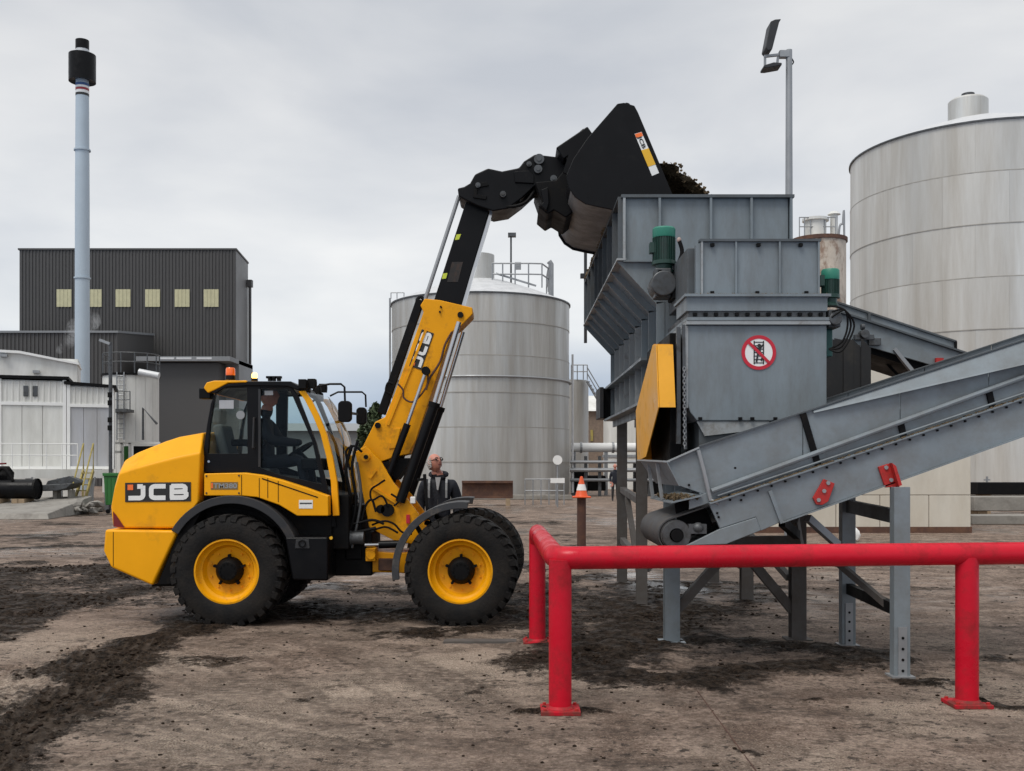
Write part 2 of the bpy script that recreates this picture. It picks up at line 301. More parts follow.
# ---------------------------------------------------------------- ground
def seg(x, y, pts, w):                       # soft band round a polyline, width w (m)
    d = np.full(x.shape, 1e9)
    for (ax, ay), (bx, by) in zip(pts[:-1], pts[1:]):
        dx, dy = bx-ax, by-ay; t = np.clip(((x-ax)*dx+(y-ay)*dy)/(dx*dx+dy*dy+1e-9), 0, 1)
        d = np.minimum(d, np.hypot(x-ax-t*dx, y-ay-t*dy))
    return np.exp(-(d/w)**2)
def mud_shade_mask(x, y):
    n = fbm(x*.9, y*.9, 5, 3); n2 = fbm(x*3.1, y*3.1, 4, 9); m = np.zeros(x.shape)
    wx = x+(n-.5)*1.0; wy = y+(n2-.5)*.5
    tr = lambda pp, w, k=1.: k*seg(wx, wy, [G(*p) for p in pp], w)
    m = np.maximum(m, tr([(-60, 790), (10, 742), (70, 700), (125, 660), (190, 626), (260, 620)], .42, 1.15))
    m = np.maximum(m, tr([(-40, 640), (40, 612), (120, 590), (230, 580)], .55, .85))
    m = np.maximum(m, tr([(-60, 585), (60, 568), (200, 560)], .7, .95))
    m = np.maximum(m, tr([(-60, 552), (80, 546), (210, 548)], .5, .7))
    m = np.maximum(m, tr([(210, 622), (300, 614), (420, 614)], .6, 1.0))  # mud under the loader, doubling as its painted under-body shadow
    m = np.maximum(m, tr([(420, 632), (520, 628), (620, 612)], .45, .72))
    m = np.maximum(m, tr([(585, 660), (640, 640), (660, 610), (640, 585)], .75, .98))
    m = np.maximum(m, tr([(600, 672), (700, 685), (760, 668), (880, 660)], .4, .82))
    m = np.maximum(m, tr([(690, 640), (800, 650), (860, 655)], .45, .85))
    m = np.maximum(m, tr([(960, 703), (1040, 712)], .16, .9)); m = np.maximum(m, tr([(535, 712), (585, 712)], .12, .95))
    m = np.maximum(m, tr([(905, 681), (960, 684)], .16, .8)); m = np.maximum(m, tr([(520, 612), (560, 640), (590, 650)], .5, .75))
    for k, (px, py, w, s) in enumerate([(745, 752, .10, .7), (800, 700, .1, .6), (610, 690, .14, .8), (480, 690, .12, .55), (300, 700, .15, .5), (220, 660, .3, .6), (1000, 660, .3, .6), (640, 606, .3, .9), (745, 602, .3, .8)]):
        gx, gy = G(px, py); m = np.maximum(m, s*np.exp(-(np.hypot((wx-gx)*.6, wy-gy)/w)**2))
    gx, gy = G(75, 585); m = np.maximum(m, .60*np.exp(-(((x-gx)/3.6)**2+((y-gy)/3.4)**2)))
    gx, gy = G(650, 610); m = np.maximum(m, .66*np.exp(-(((x-gx)/1.5)**2+((y-gy)/3.2)**2)))
    gx, gy = G(740, 648); m = np.maximum(m, .55*np.exp(-(((x-gx)/1.6)**2+((y-gy)/.9)**2)))
    gx, gy = G(340, 612); m = np.maximum(m, .62*np.exp(-(((x-gx)/1.8)**2+((y-gy)/1.0)**2)))  # wider mud patch there, also darkening the ground as loader shadow
    m = m+(.50*np.clip(fbm(x*.8+5, y*.8, 5, 21)-.44, 0, 1)*4)*np.clip((y-9.5)/4, 0, 1)*np.clip(1.15-np.clip(x-2, 0, 9)*.16, .35, 1)
    return np.clip(m+(n2-.5)*.35+(n-.5)*.45-.04, 0, 1)
def build_ground():
    ys = [2.2]
    while ys[-1] < 3000: ys.append(ys[-1]+max(.022, ys[-1]**2*.00042 if ys[-1] < 60 else ys[-1]*.06))
    ys = np.array(ys); nx = 980
    t = np.linspace(-1, 1, nx); 
    Y, T = np.meshgrid(ys, t, indexing='ij')
    X = T*(4+Y*.62)
    far = np.clip((70-Y)/30, 0, 1); mud = mud_shade_mask(X, Y)*far
    und = (fbm(X*.35, Y*.35, 3, 40)-.5)*.05*far
    Z = und*0+np.clip(mud*1.6-.3, 0, 1)*(fbm(X*5, Y*5, 6, 51)-.28)*.10*np.clip(1.5-Y/30, 0, 1)+(fbm(X*14, Y*14, 3, 70)-.5)*.007*far
    # tyre tread bars pressed into the nearest track
    tp = [G(*p) for p in [(-30, 800), (14, 745), (75, 702), (128, 662)]]
    d = seg(X, Y, [(a-.10, b-.05) for a, b in tp], .17); Z -= d*.02; Z += d*.012*np.sign(np.sin((X*.8+Y)*42))
    trd = np.zeros(X.shape)
    for off, pp in ((0, [(-30, 800), (14, 745), (75, 702), (128, 662), (150, 640)]), (.0, [(-45, 790), (5, 700), (20, 668)]), (0, [(40, 735), (62, 690), (80, 650)])):
        q_ = [G(*p) for p in pp]; d_ = np.full(X.shape, 9.)
        for (ax, ay), (bx, by) in zip(q_[:-1], q_[1:]):
            dx, dy = bx-ax, by-ay; l_ = math.hypot(dx, dy); t_ = np.clip(((X-ax)*dx+(Y-ay)*dy)/(l_*l_), 0, 1); dd = np.hypot(X-ax-t_*dx, Y-ay-t_*dy); sg_ = np.sign((X-ax)*dy-(Y-ay)*dx); d_ = np.where(dd < np.abs(d_), dd*sg_, d_)
        trd = np.maximum(trd, (np.abs(d_) < .17)*(.5+.5*np.clip(np.sin(d_*62)*2.5, -1, 1)))
    Z -= (trd > .3)*.012
    rut = 0
    for pp in ([(-40, 628), (150, 590)], [(-40, 600), (130, 575)], [(-40, 575), (120, 561)]):
        rut = np.maximum(rut, seg(X, Y, [G(*p) for p in pp], .28))
    Z -= rut*.03*far
    Z -= Z.mean()*0
    wet = np.clip((fbm(X*.5+9, Y*.25, 4, 90)-.53)*6, 0, 1)*np.clip((Y-11)/6, 0, 1)*far
    gx, gy = G(60, 552); wet = np.maximum(wet, np.exp(-(((X-gx)/2.2)**2+((Y-gy)/.8)**2)))
    gx, gy = G(680, 590); wet = np.maximum(wet, .9*np.exp(-(((X-gx)/.8)**2+((Y-gy)/1.0)**2)))
    gx, gy = G(630, 560); wet = np.maximum(wet, .9*np.exp(-(((X-gx)/1.4)**2+((Y-gy)/1.4)**2)))
    pale = np.clip((fbm(X*.55+3, Y*.55, 4, 120)-.38)*4, 0, 1)*np.clip((13-Y)/4, 0, 1)
    gx, gy = G(450, 690); pale = np.maximum(pale, .9*np.exp(-(((X-gx)/.9)**2+((Y-gy)/1.2)**2)))
    gx, gy = G(60, 640); pale = np.maximum(pale, .7*np.exp(-(((X-gx)/1.2)**2+((Y-gy)/.8)**2)))
    smear = np.zeros(X.shape)
    for cx_, cy_, sd, k_ in ((-10.5, 3.5, 5, 1.), (6.5, 19.5, 8, .9), (1.0, -4.0, 11, .7)):
        r_ = np.hypot(X-cx_, Y-cy_); th = np.arctan2(Y-cy_, X-cx_)
        a_ = fbm(r_*3.2, th*2.2, 5, 200+sd); g_ = np.clip((fbm(X*.45, Y*.45, 3, 240+sd)-.46)*7, 0, 1)
        smear = np.maximum(smear, k_*np.clip((a_-.52)*9, 0, 1)*g_)
    smear *= far
    ny = len(ys); me = bpy.data.meshes.new('ground')
    V = np.stack([X, Y, Z], -1).reshape(-1, 3).astype(np.float32)
    i = np.arange(ny-1)[:, None]*nx+np.arange(nx-1)[None]; Fq = np.stack([i, i+1, i+nx+1, i+nx], -1).reshape(-1, 4).astype(np.int32)
    me.vertices.add(len(V)); me.vertices.foreach_set('co', V.ravel()); me.loops.add(Fq.size); me.loops.foreach_set('vertex_index', Fq.ravel())
    me.polygons.add(len(Fq)); me.polygons.foreach_set('loop_start', np.arange(len(Fq), dtype=np.int32)*4); me.update(calc_edges=True)
    me.polygons.foreach_set('use_smooth', np.ones(len(Fq), bool))
    for nm, A in (('mud', mud), ('wet', wet), ('pale', pale), ('tread', trd), ('smear', smear)):
        at = me.attributes.new(nm, 'FLOAT', 'POINT'); at.data.foreach_set('value', A.ravel().astype(np.float32))
    o = bpy.data.objects.new('ground', me); COL.objects.link(o); o['kind'] = 'structure'; ORI[o] = Vector((0,0,0))
    m = bpy.data.materials.new('muddy_concrete_yard'); m.use_nodes = True; me.materials.append(m); nt = m.node_tree; N = nt.nodes.new; L = nt.links.new; b = nt.nodes['Principled BSDF']
    g = N('ShaderNodeNewGeometry')
    def noi(s, d=6, r=.6, st=None):
        n = N('ShaderNodeTexNoise'); n.inputs['Scale'].default_value = s; n.inputs['Detail'].default_value = d; n.inputs['Roughness'].default_value = r
        if st:
            q = N('ShaderNodeMapping'); q.inputs['Scale'].default_value = st; L(g.outputs['Position'], q.inputs[0]); L(q.outputs[0], n.inputs[0])
        else: L(g.outputs['Position'], n.inputs[0])
        return n.outputs[0]
    def att(nm): q = N('ShaderNodeAttribute'); q.attribute_name = nm; return q.outputs['Fac']
    def ramp(s, a, b_, ca, cb):
        r = N('ShaderNodeValToRGB'); e = r.color_ramp.elements; e[0].position = a; e[1].position = b_; e[0].color = (*ca, 1); e[1].color = (*cb, 1); L(s, r.inputs[0]); return r.outputs[0]
    def mix(f, a, b_):
        x = N('ShaderNodeMix'); x.data_type = 'RGBA'; L(f, x.inputs[0]); L(a, x.inputs[6]); L(b_, x.inputs[7]); return x.outputs[2]
    def mth(op, a, b_):
        x = N('ShaderNodeMath'); x.operation = op; x.use_clamp = True
        for k, q in enumerate((a, b_)):
            if isinstance(q, (int, float)): x.inputs[k].default_value = q
            else: L(q, x.inputs[k])
        return x.outputs[0]
    one = ((0,0,0), (1,1,1))
    big = ramp(noi(.55, 6, .65), .42, .58, *one); mid = ramp(noi(2.2, 7, .7), .44, .56, *one); fine = ramp(noi(17, 4, .7), .47, .56, *one); grit = ramp(noi(70, 2, .6), .47, .55, *one)
    base = mix(mid, mix(big, ramp(noi(9, 4), .35, .65, (.095, .060, .043), (.165, .110, .082)), ramp(noi(9, 4), .35, .65, (.18, .124, .094), (.265, .190, .148))), ramp(noi(14, 5), .35, .65, (.265, .192, .150), (.40, .304, .244)))
    base = mix(mth('MULTIPLY', fine, .55), base, ramp(noi(20, 3), .35, .65, (.06, .038, .025), (.13, .088, .060)))
    base = mix(mth('MULTIPLY', grit, .42), base, ramp(noi(33, 2), .42, .58, (.035, .023, .016), (.50, .40, .31)))
    base = mix(mth('MULTIPLY', mth('MULTIPLY', att('pale'), mth('ADD', grit, .2)), .9), base, ramp(noi(30, 4), .35, .65, (.34, .27, .205), (.62, .52, .42)))
    sm = mth('MULTIPLY', ramp(noi(1.7, 8, .74, (.8, 1.1, 1)), .52, .60, *one), mth('MULTIPLY', ramp(noi(12, 5, .75), .42, .54, *one), .85))
    base = mix(sm, base, ramp(noi(9, 6, .78), .38, .62, (.022, .015, .010), (.085, .058, .040)))
    base = mix(mth('MULTIPLY', mth('MULTIPLY', att('smear'), ramp(noi(15, 4, .7), .36, .54, *one)), .72), base, ramp(noi(9, 5, .75), .38, .62, (.035, .024, .018), (.10, .070, .052)))
    speck = mth('MULTIPLY', ramp(noi(11, 5, .72), .555, .60, *one), ramp(noi(.9, 4, .6), .40, .55, *one)); base = mix(mth('MULTIPLY', speck, .92), base, ramp(noi(30, 3), .35, .65, (.010, .007, .005), (.05, .035, .025)))
    mudc = ramp(noi(12, 6, .76), .42, .62, (.002, .0014, .001), (.058, .040, .028))
    mudc = mix(mth('MULTIPLY', ramp(noi(45, 3, .7), .5, .58, *one), .5), mudc, ramp(noi(33, 2), .4, .6, (.004, .003, .002), (.115, .086, .063)))
    mraw = mth('ADD', att('mud'), mth('MULTIPLY', mth('SUBTRACT', noi(5, 11, .9), .5), 2.6))
    x_ = N('ShaderNodeMath'); x_.operation = 'SUBTRACT'; L(noi(5, 11, .9), x_.inputs[0]); x_.inputs[1].default_value = .5
    y_ = N('ShaderNodeMath'); y_.operation = 'MULTIPLY_ADD'; L(x_.outputs[0], y_.inputs[0]); y_.inputs[1].default_value = 2.6; L(att('mud'), y_.inputs[2])
    mf = mth('MULTIPLY', mth('MULTIPLY', ramp(y_.outputs[0], .42, .58, *one), ramp(att('mud'), .05, .22, *one)), .97)
    tread = mth('MULTIPLY', att('tread'), ramp(noi(1.8, 4, .6), .48, .54, *one)); mudc = mix(mth('MULTIPLY', tread, .6), mudc, ramp(noi(40, 4), .3, .7, (.085, .064, .050), (.15, .118, .093)))
    col = mix(mf, base, mudc); L(col, b.inputs['Base Color'])
    sp_ = N('ShaderNodeMix'); L(mf, sp_.inputs[0]); sp_.inputs[2].default_value = .35; sp_.inputs[3].default_value = .07; L(sp_.outputs[0], b.inputs['Specular IOR Level'])
    wetn = mth('MULTIPLY', att('wet'), ramp(noi(2.2, 5, .65, (.6, 1.3, 1)), .46, .54, (0,0,0), (1,1,1)))
    ro = N('ShaderNodeMix'); L(wetn, ro.inputs[0]); ro.inputs[2].default_value = .82; ro.inputs[3].default_value = .07
    r2 = N('ShaderNodeMix'); L(mth('MULTIPLY', mf, ramp(noi(6, 4), .45, .6, (0,0,0), (1,1,1))), r2.inputs[0]); L(ro.outputs[0], r2.inputs[2]); r2.inputs[3].default_value = .42
    r3 = N('ShaderNodeMix'); L(wetn, r3.inputs[0]); L(r2.outputs[0], r3.inputs[2]); r3.inputs[3].default_value = .08; L(r3.outputs[0], b.inputs['Roughness']); s3 = N('ShaderNodeMix'); L(wetn, s3.inputs[0]); L(sp_.outputs[0], s3.inputs[2]); s3.inputs[3].default_value = .5; L(s3.outputs[0], b.inputs['Specular IOR Level']); 
    bu = N('ShaderNodeBump'); bu.inputs['Distance'].default_value = .045
    L(mth('ADD', mth('MULTIPLY', noi(38, 7, .8), .5), mth('MULTIPLY', noi(12, 8, .8), mth('ADD', mf, .2))), bu.inputs['Height'])
    st = N('ShaderNodeMath'); st.operation = 'SUBTRACT'; st.inputs[0].default_value = 1.0; L(mth('MULTIPLY', wetn, .97), st.inputs[1]); L(st.outputs[0], bu.inputs['Strength'])
    L(bu.outputs[0], b.inputs['Normal'])
    # saw-cut joint running towards the camera
    return o
build_ground()
mb = MB(); p0 = G(695, 688); p1 = G(770, 790); mb.bar((p0[0], p0[1], .0), (p1[0], p1[1], .0), .007, .006); mb.build('slab_joint', M['rustpost'], None, kind='structure')
def clods():
    mb = MB(); cnt = 0
    for _ in range(52000):
        y = random.uniform(4, 22)**1.0; x = random.uniform(-.62, .62)*y
        k = float(mud_shade_mask(np.array([x]), np.array([y]))[0]) if False else None
        cnt += 1
        PTS.append((x, y))
PTS = []; clods(); A = np.array(PTS); mm = mud_shade_mask(A[:, 0], A[:, 1]); mb = MB()
for (x, y), k in zip(PTS, mm):
    if random.random() < .05+.95*max(0, k-.25) and len(mb.f) < 420000:
        r = random.choice((.004, .004, .005, .006, .008, .013))*(1+1.3*k*random.random())*(.7+y*.03)
        mb.blob((x, y, r*.3+.01*k), r, 1 if r < .02 else 1, .35, (1.2, 1, .6))
mb.build('mud_clods', mat('mud_clod', (.026, .018, .013), .95, 0, .6, vscale=8, spec=.1), None, kind='stuff', label='small dark mud clods and crumbs scattered over the yard')

# ---------------------------------------------------------------- wheel loader
CY = 12.4
LD = thing('wheel_loader', 'yellow and black telescopic wheel loader with its boom raised over the hopper', 'wheel loader', (-1.9, CY, 0))
def wheel(x, y, side, src=None, yaw=0):
    z = .60
    if src:
        w = inst(src[0], 'wheel', LD, at=(x, y, z))
        for s, nm in zip(src[1:], ('tyre', 'hub')):
            o = inst(s, nm, w, at=Vector((x, y, z))+(ORI[s]-ORI[src[0]])*1)
            if side > 0: pass
        w.rotation_euler = (0, 0, (math.pi if side > 0 else 0)+yaw)
        return
    c = Vector((x, y, z)); w = MB()      # rim: flanged, dished; faces -y
    w.lathe([(.30, .20), (.345, .20), (.365, .205), (.365, -.205), (.357, -.222), (.338, -.225), (.330, -.205), (.322, -.175), (.300, -.150), (.285, -.145), (.275, -.10), (.255, -.072), (.20, -.060), (.10, -.055), (0, -.055)], c, 'Y', 56)
    for k in range(10): t = R(36*k+18); w.cyl(c+Vector((.215*math.cos(t), -.055, .215*math.sin(t))), c+Vector((.215*math.cos(t), -.085, .215*math.sin(t))), .012, 6)
    rim = w.build('wheel', M['rim_yellow'], LD, smooth=True)
    ORI[rim] = ORI[rim]
    t_ = MB(); pr = [(.352, -.20), (.358, -.228), (.385, -.242), (.46, -.248), (.53, -.244), (.565, -.23), (.590, -.20), (.598, -.10), (.600, 0)]
    pr += [(r, -h) for r, h in reversed(pr[:-1])]; t_.lathe(pr, c, 'Y', 72)
    for i in range(30):
        for s in (-1, 1):
            a0 = 2*math.pi*(i+(.5 if s > 0 else 0))/30
            def q(a, r, h): return c+Vector((r*math.cos(a), h*s, r*math.sin(a)))
            wd = .064; k = .11
            for (h0, h1, ra, rb, sh0, sh1) in ((.015, .12, .622, .622, 0, k*.6), (.12, .235, .622, .612, k*.6, k)):
                t_.hexa([q(a0+sh0, .58, h0), q(a0+sh0+wd*2, .58, h0), q(a0+sh1+wd*2, .58, h1), q(a0+sh1, .58, h1), q(a0+sh0, ra, h0), q(a0+sh0+wd*2, ra, h0), q(a0+sh1+wd*2, rb, h1), q(a0+sh1, rb, h1)])
            t_.hexa([q(a0+k, .611, .22), q(a0+k+wd*2, .611, .22), q(a0+k+wd*2, .55, .236), q(a0+k, .55, .236), q(a0+k, .610, .236), q(a0+k+wd*2, .610, .236), q(a0+k+wd*1.7, .55, .250), q(a0+k+.01, .55, .250)])
    ty = t_.build('tyre', M['rubber'], rim, smooth=True, angle=28)
    h_ = MB(); h_.lathe([(.15, -.05), (.152, -.10), (.135, -.13), (.125, -.16), (.10, -.185), (.05, -.19), (0, -.19)], c, 'Y', 24)
    for k in range(5):
        t = R(72*k+90); d = Vector((math.cos(t), 0, math.sin(t))); h_.bar(c+d*.12+Vector((0, -.10, 0)), c+d*.178+Vector((0, -.10, 0)), .028, .05, (0, 1, 0)); h_.cyl(c+d*.172+Vector((0, -.135, 0)), c+d*.172+Vector((0, -.07, 0)), .012, 6)
    for k in range(12): t = R(30*k); d = Vector((math.cos(t), 0, math.sin(t)))*.085; h_.cyl(c+d+Vector((0, -.20, 0)), c+d+Vector((0, -.17, 0)), .011, 6)
    hu = h_.build('hub', M['blackmatt'], rim, smooth=True)
    return (rim, ty, hu)
XR, XF = -3.109, -.559
WS = wheel(XR, 11.545, -1); 
STEER = R(-3)                       # the front frame is articulated a little to the left
wheel(XF+.005, 11.545, -1, WS, STEER)
wheel(XR, 2*CY-11.545, 1, WS); wheel(XF+.09, 2*CY-11.545, 1, WS, STEER)
# axles and driveline
mb = MB()
for x in (XR, XF):
    mb.cyl((x, 11.7, .60), (x, 13.1, .60), .11, 14); mb.ball((x, CY, .60), .24, .26, .24); mb.cyl((x, 11.62, .6), (x, 11.85, .6), .19, 16); mb.cyl((x, 12.95, .6), (x, 13.18, .6), .19, 16)
mb.cyl((XR, CY, .58), (XF, CY, .58), .05, 10); mb.build('axle', M['blackmatt'], LD, smooth=True)
# rear hood, loft along x; D0 side plane
D0 = 11.52; DT = 11.78; HW = CY-D0; HT = CY-DT
secs = []
for (bx, by), (cx, cy), (tx, ty) in [((112.5, 526.5), (111, 508), (113.5, 499)), ((119, 528.3), (114.5, 488), (118.5, 474)), ((124, 528.5), (119.5, 473), (125, 460.5)), ((140, 528.5), (137, 467.5), (139, 452)), ((165, 528.5), (164, 460.5), (165, 441.5)), ((179, 528.5), (179, 457), (179, 437)), ((198.5, 501.7), (201, 452.5), (204, 432.5))]:
    b = (PX(bx, D0), PZ(by, D0)); c = (PX(cx, D0), PZ(cy, D0)); t = (PX(tx, DT), PZ(ty, DT)); t2 = (t[0]+.0, t[1]+.03)
    secs.append([(b[0], CY-HW, b[1]), (c[0], CY-HW, c[1]), (t[0], CY-HT, t[1]), (t2[0], CY, t2[1]), (t[0], CY+HT, t[1]), (c[0], CY+HW, c[1]), (b[0], CY+HW, b[1])])
hood = MB().loft(secs).build('hood', M['yellow'], LD, bevel=.025)
jcb((PX(125.3, D0), D0-.004, PZ(502, D0)), (1,0,.012), (0,0,1), PX(191, D0)-PX(125.3, D0), PZ(482.8, D0)-PZ(502, D0), (0,-1,0), hood)
mb = MB()   # dark red tail light in the notch at the rear
mb.prism(XZ([(113, 511.5), (116, 515), (124.5, 527.5), (113.5, 526.6)], D0-.01), D0-.012, D0+.05); mb.build('tail_light', M['hired'], LD)
# counterweight
mb = MB(); Dc = 11.46
o = XZ([(104.6, 529.5), (178.5, 530.5), (152.5, 586), (110.5, 567.5), (103, 551)], Dc)
mb.prism(o, Dc, 2*CY-Dc); mb.build('counterweight', M['yellow'], LD, bevel=.03)
mb = MB(); mb.box(PX(113, Dc), PX(113.6, Dc), Dc-.002, Dc+.02, PZ(566, Dc), PZ(532, Dc)); mb.build('panel_gap', M['blackmatt'], LD)
# black core under hood and cab, inner arch
mb = MB(); mb.prism(XZ([(152, 586), (180, 527), (202, 497), (262, 497), (300, 516), (332, 516), (332, 560), (300, 572), (280, 530), (258, 512), (222, 506), (195, 520), (182, 545), (178, 586)], 11.75), 11.72, 2*CY-11.72); mb.build('rear_frame', M['blackmatt'], LD, bevel=.01)
mb = MB(); mb.box(PX(172, 12), PX(372, 12), CY-.38, CY+.38, .48, .98); mb.box(PX(326, 12), PX(352, 12), CY-.62, CY+.62, .80, 1.42); mb.build('chassis', M['blackmatt'], LD, bevel=.02)
# rear fender
def fender(cx, cz, r, a0, a1, y0, y1, th, mt, name, lip=.05, n=22):
    secs = []
    for t in np.linspace(a0, a1, n):
        d = Vector((math.cos(R(t)), 0, math.sin(R(t)))); o = Vector((cx, 0, cz)); Y = Vector((0, 1, 0))
        secs.append([o+d*(r-lip)+Y*y0, o+d*(r+th)+Y*y0, o+d*(r+th)+Y*y1, o+d*r+Y*y1, o+d*r+Y*(y0+.03), o+d*(r-lip)+Y*(y0+.03)])
    return MB().loft(secs).build(name, mt, LD, bevel=.008)
for s in (-1, 1):
    y0, y1 = (11.44, 11.85) if s < 0 else (2*CY-11.85, 2*CY-11.44)
    fender(XR+.02, .66, .735, 150, 22, y0, y1, .03, M['dkgrey'], 'rear_fender', .06)
    mb = MB(); mb.prism(XZ([(199, 503), (204, 507), (184, 545), (176, 584), (157, 585), (180, 530)], 11.5), y0+.05, y1-.03); mb.build('mud_guard', M['blackmatt'], LD, bevel=.01)
# side panel under the cab
Dp = 11.50
o = XZ([(204, 473.5), (243.6, 472.6), (262, 475), (281, 480), (306, 488), (328.3, 496), (328.5, 516), (297, 515.8), (279, 505), (257, 497.3), (241, 495.8), (204, 495.8)], Dp)
sp = MB().prism(o, Dp, Dp+.16).build('side_panel', M['yellow'], LD, bevel=.012)
sp2 = MB().prism([(x, z) for x, z in o], 2*CY-Dp-.16, 2*CY-Dp).build('side_panel', M['yellow'], LD, bevel=.012)
mb = MB()
for x in (241.3, 259, 267.5, 278): mb.box(PX(x, Dp), PX(x+.55, Dp), Dp-.004, Dp+.006, PZ(495 if x < 250 else 498 if x < 270 else 502, Dp), PZ(475 if x < 250 else 478 if x < 270 else 481, Dp))
mb.bar(P(262, 478.5, Dp), P(318, 497.5, Dp), .008, .012); mb.build('panel_seam', M['blackmatt'], sp)
for x, y in ((206.5, 476), (206.5, 493), (239, 475.5), (239, 493)):
    q = P(x, y, Dp); MB().cyl(q+Vector((0,-.008,0)), q+Vector((0,.01,0)), .010, 8).build('bolt', M['dkgrey'], sp)
text('TM380', P(213.5, 488.3, Dp)+Vector((0,-.005,0)), (1,0,0), (0,0,1), .262, .056, M['reflect'], 'model_lettering', sp, .03)
MB().box(PX(210.8, Dp), PX(238, Dp), Dp-.003, Dp+.004, PZ(489.6, Dp), PZ(482, Dp)).build('model_plate', mat('model_plate', (.20, .13, .04), .5), sp)
MB().box(PX(211.2, Dp), PX(213, Dp), Dp-.006, Dp, PZ(488.3, Dp), PZ(483, Dp)).build('model_square', M['orange'], sp)
MB().box(PX(299, Dp), PX(312.8, Dp), Dp-.005, Dp+.004, PZ(508.5, Dp), PZ(500, Dp)).build('warning_label', M['white'], sp)
MB().box(PX(299.8, Dp), PX(312, Dp), Dp-.007, Dp, PZ(504, Dp), PZ(502.6, Dp)).build('label_print', M['gunmetal'], sp)
# step box / battery box below the door
for s in (-1, 1):
    y0, y1 = (11.42, 11.95) if s < 0 else (2*CY-11.95, 2*CY-11.42); Db = 11.42
    bxo = MB().prism(XZ([(284.5, 537), (328, 537), (328, 581), (292, 580.5)], Db), y0, y1).build('step_box', M['black'], LD, bevel=.025)
    if s < 0:
        mb = MB(); mb.prism(XZ([(296, 539.5), (309, 539.5), (310, 548.5), (295, 548.5)], Db), Db-.012, Db+.01); mb.build('latch_plate', M['dkgrey'], bxo, bevel=.006)
        mb = MB(); q = P(302.5, 543.5, Db); mb.lathe([(.030, -.02), (.042, -.02), (.042, .0), (.03, .0), (.03, -.02)], q+Vector((0,-.012,0)), 'Y', 16); mb.build('latch_ring', M['blackmatt'], bxo)
        q = P(331, 538, Db); MB().cyl(q, q+Vector((0,.02,0)), .018, 10).build('bolt', M['labelyellow'], bxo)
# cab
Dk = 11.66; yk = 2*CY-Dk
outer = XZ([(203.7, 472), (203.7, 449), (207, 425), (211, 403), (216.5, 391), (226, 384.5), (247.5, 383.5), (281, 383.5), (290.5, 385.5), (298, 396), (316, 443), (324, 475), (329, 496), (282, 480), (244, 473)], Dk)
w1 = XZ([(215.5, 392), (223, 388.3), (247, 387.5), (247.5, 453.5), (207.8, 453.5), (210, 425)], Dk)
w2 = XZ([(260, 388), (284, 387.8), (290.5, 391.5), (312, 441), (321.5, 484), (280, 475), (259, 467.5)], Dk)
cabs = {}
for s, y0 in ((-1, Dk), (1, yk-.06)):
    cf = MB().prism(outer, y0, y0+.06, holes=(w1, w2)).build('cab_frame', M['black'], LD, bevel=.008)
    cabs[s] = cf; ym = y0+.035
    MB().prism(w1, ym-.003, ym+.003).build('window_pane', M['glass'], cf); MB().prism(w2, ym-.003, ym+.003).build('window_pane', M['glass'], cf)
cf = cabs[-1]
MB().prism(XZ([(258.3, 389), (260.5, 389), (260.5, 467), (258.3, 467)], Dk-.01), Dk-.012, Dk+.01).build('door_seal', M['dkgrey'], cf)
mb = MB(); mb.tube([P(255, 418, Dk)+Vector((0,-.01,0)), P(255, 418, Dk)+Vector((0,-.05,0)), P(254, 448, Dk)+Vector((0,-.05,0)), P(254, 448, Dk)+Vector((0,-.01,0))], .011, 8); mb.build('grab_handle', M['dkgrey'], cf, smooth=True)
mb = MB(); q = P(240.5, 415, Dk); mb.cyl(q+Vector((0,-.004,0)), q+Vector((0,.01,0)), .048, 20); mb.build('round_sticker', M['reflect'], cf)
MB().box(PX(218.5, Dk), PX(233, Dk), Dk+.026, Dk+.029, PZ(408.5, Dk), PZ(400, Dk)).build('window_sticker', M['cabingrey'], cf)
MB().box(PX(264, Dk), PX(272.5, Dk), Dk+.026, Dk+.029, PZ(395, Dk), PZ(390.5, Dk)).build('window_sticker', M['reflect'], cf)
q = P(209, 461.5, Dk); MB().cyl(q+Vector((0,-.012,0)), q+Vector((0,.01,0)), .014, 10).build('door_lock', M['steel'], cf)
# cab floor, rear wall, roof
mb = MB(); mb.prism(XZ([(204, 471), (244, 472.5), (282, 479.5), (330, 495.5), (335, 527), (204, 527)], Dk), Dk+.07, yk-.07); mb.build('cab_floor', M['blackmatt'], LD)
mb = MB(); mb.prism(XZ([(205, 470), (205, 452), (209, 425), (213, 403), (214.6, 403), (211, 426), (207.5, 453), (207.5, 470)], Dk), Dk+.07, yk-.07); rw = mb.build('rear_window', M['glass'], LD)
mb = MB(); mb.prism(XZ([(208, 392), (222, 385), (247, 381.2), (291, 381.4), (299, 386), (300, 391), (288, 386.6), (247, 386), (226, 387.5), (216, 394)], Dk), Dk-.02, yk+.02); roof = mb.build('cab_roof', M['black'], LD, bevel=.012)
mb = MB(); mb.prism(XZ([(203.7, 388), (206.5, 382.6), (214, 380.6), (247, 380.4), (247, 382.6), (228, 383.2), (216, 389.5), (208, 393)], Dk-.02), Dk-.03, yk+.03); ry = mb.build('roof_rear_cap', M['yellow'], LD, bevel=.012)
for y in (Dk+.10, yk-.10):
    q = P(207, 393, y); mb = MB(); mb.box(q.x-.07, q.x+.06, q.y-.08, q.y+.08, q.z-.07, q.z+.05); mb.build('rear_work_light', M['blackmatt'], LD, bevel=.012)
q = P(230.5, 380, Dk+.25); mb = MB(); mb.cyl(q, q+Vector((0,0,.05)), .06, 16); bb = mb.build('beacon_base', M['black'], LD, smooth=True)
mb = MB(); mb.lathe([(.05, .045), (.054, .055), (.052, .125), (.044, .14), (0, .142)], q, 'Z', 20); mb.build('beacon', M['orange'], bb, smooth=True)
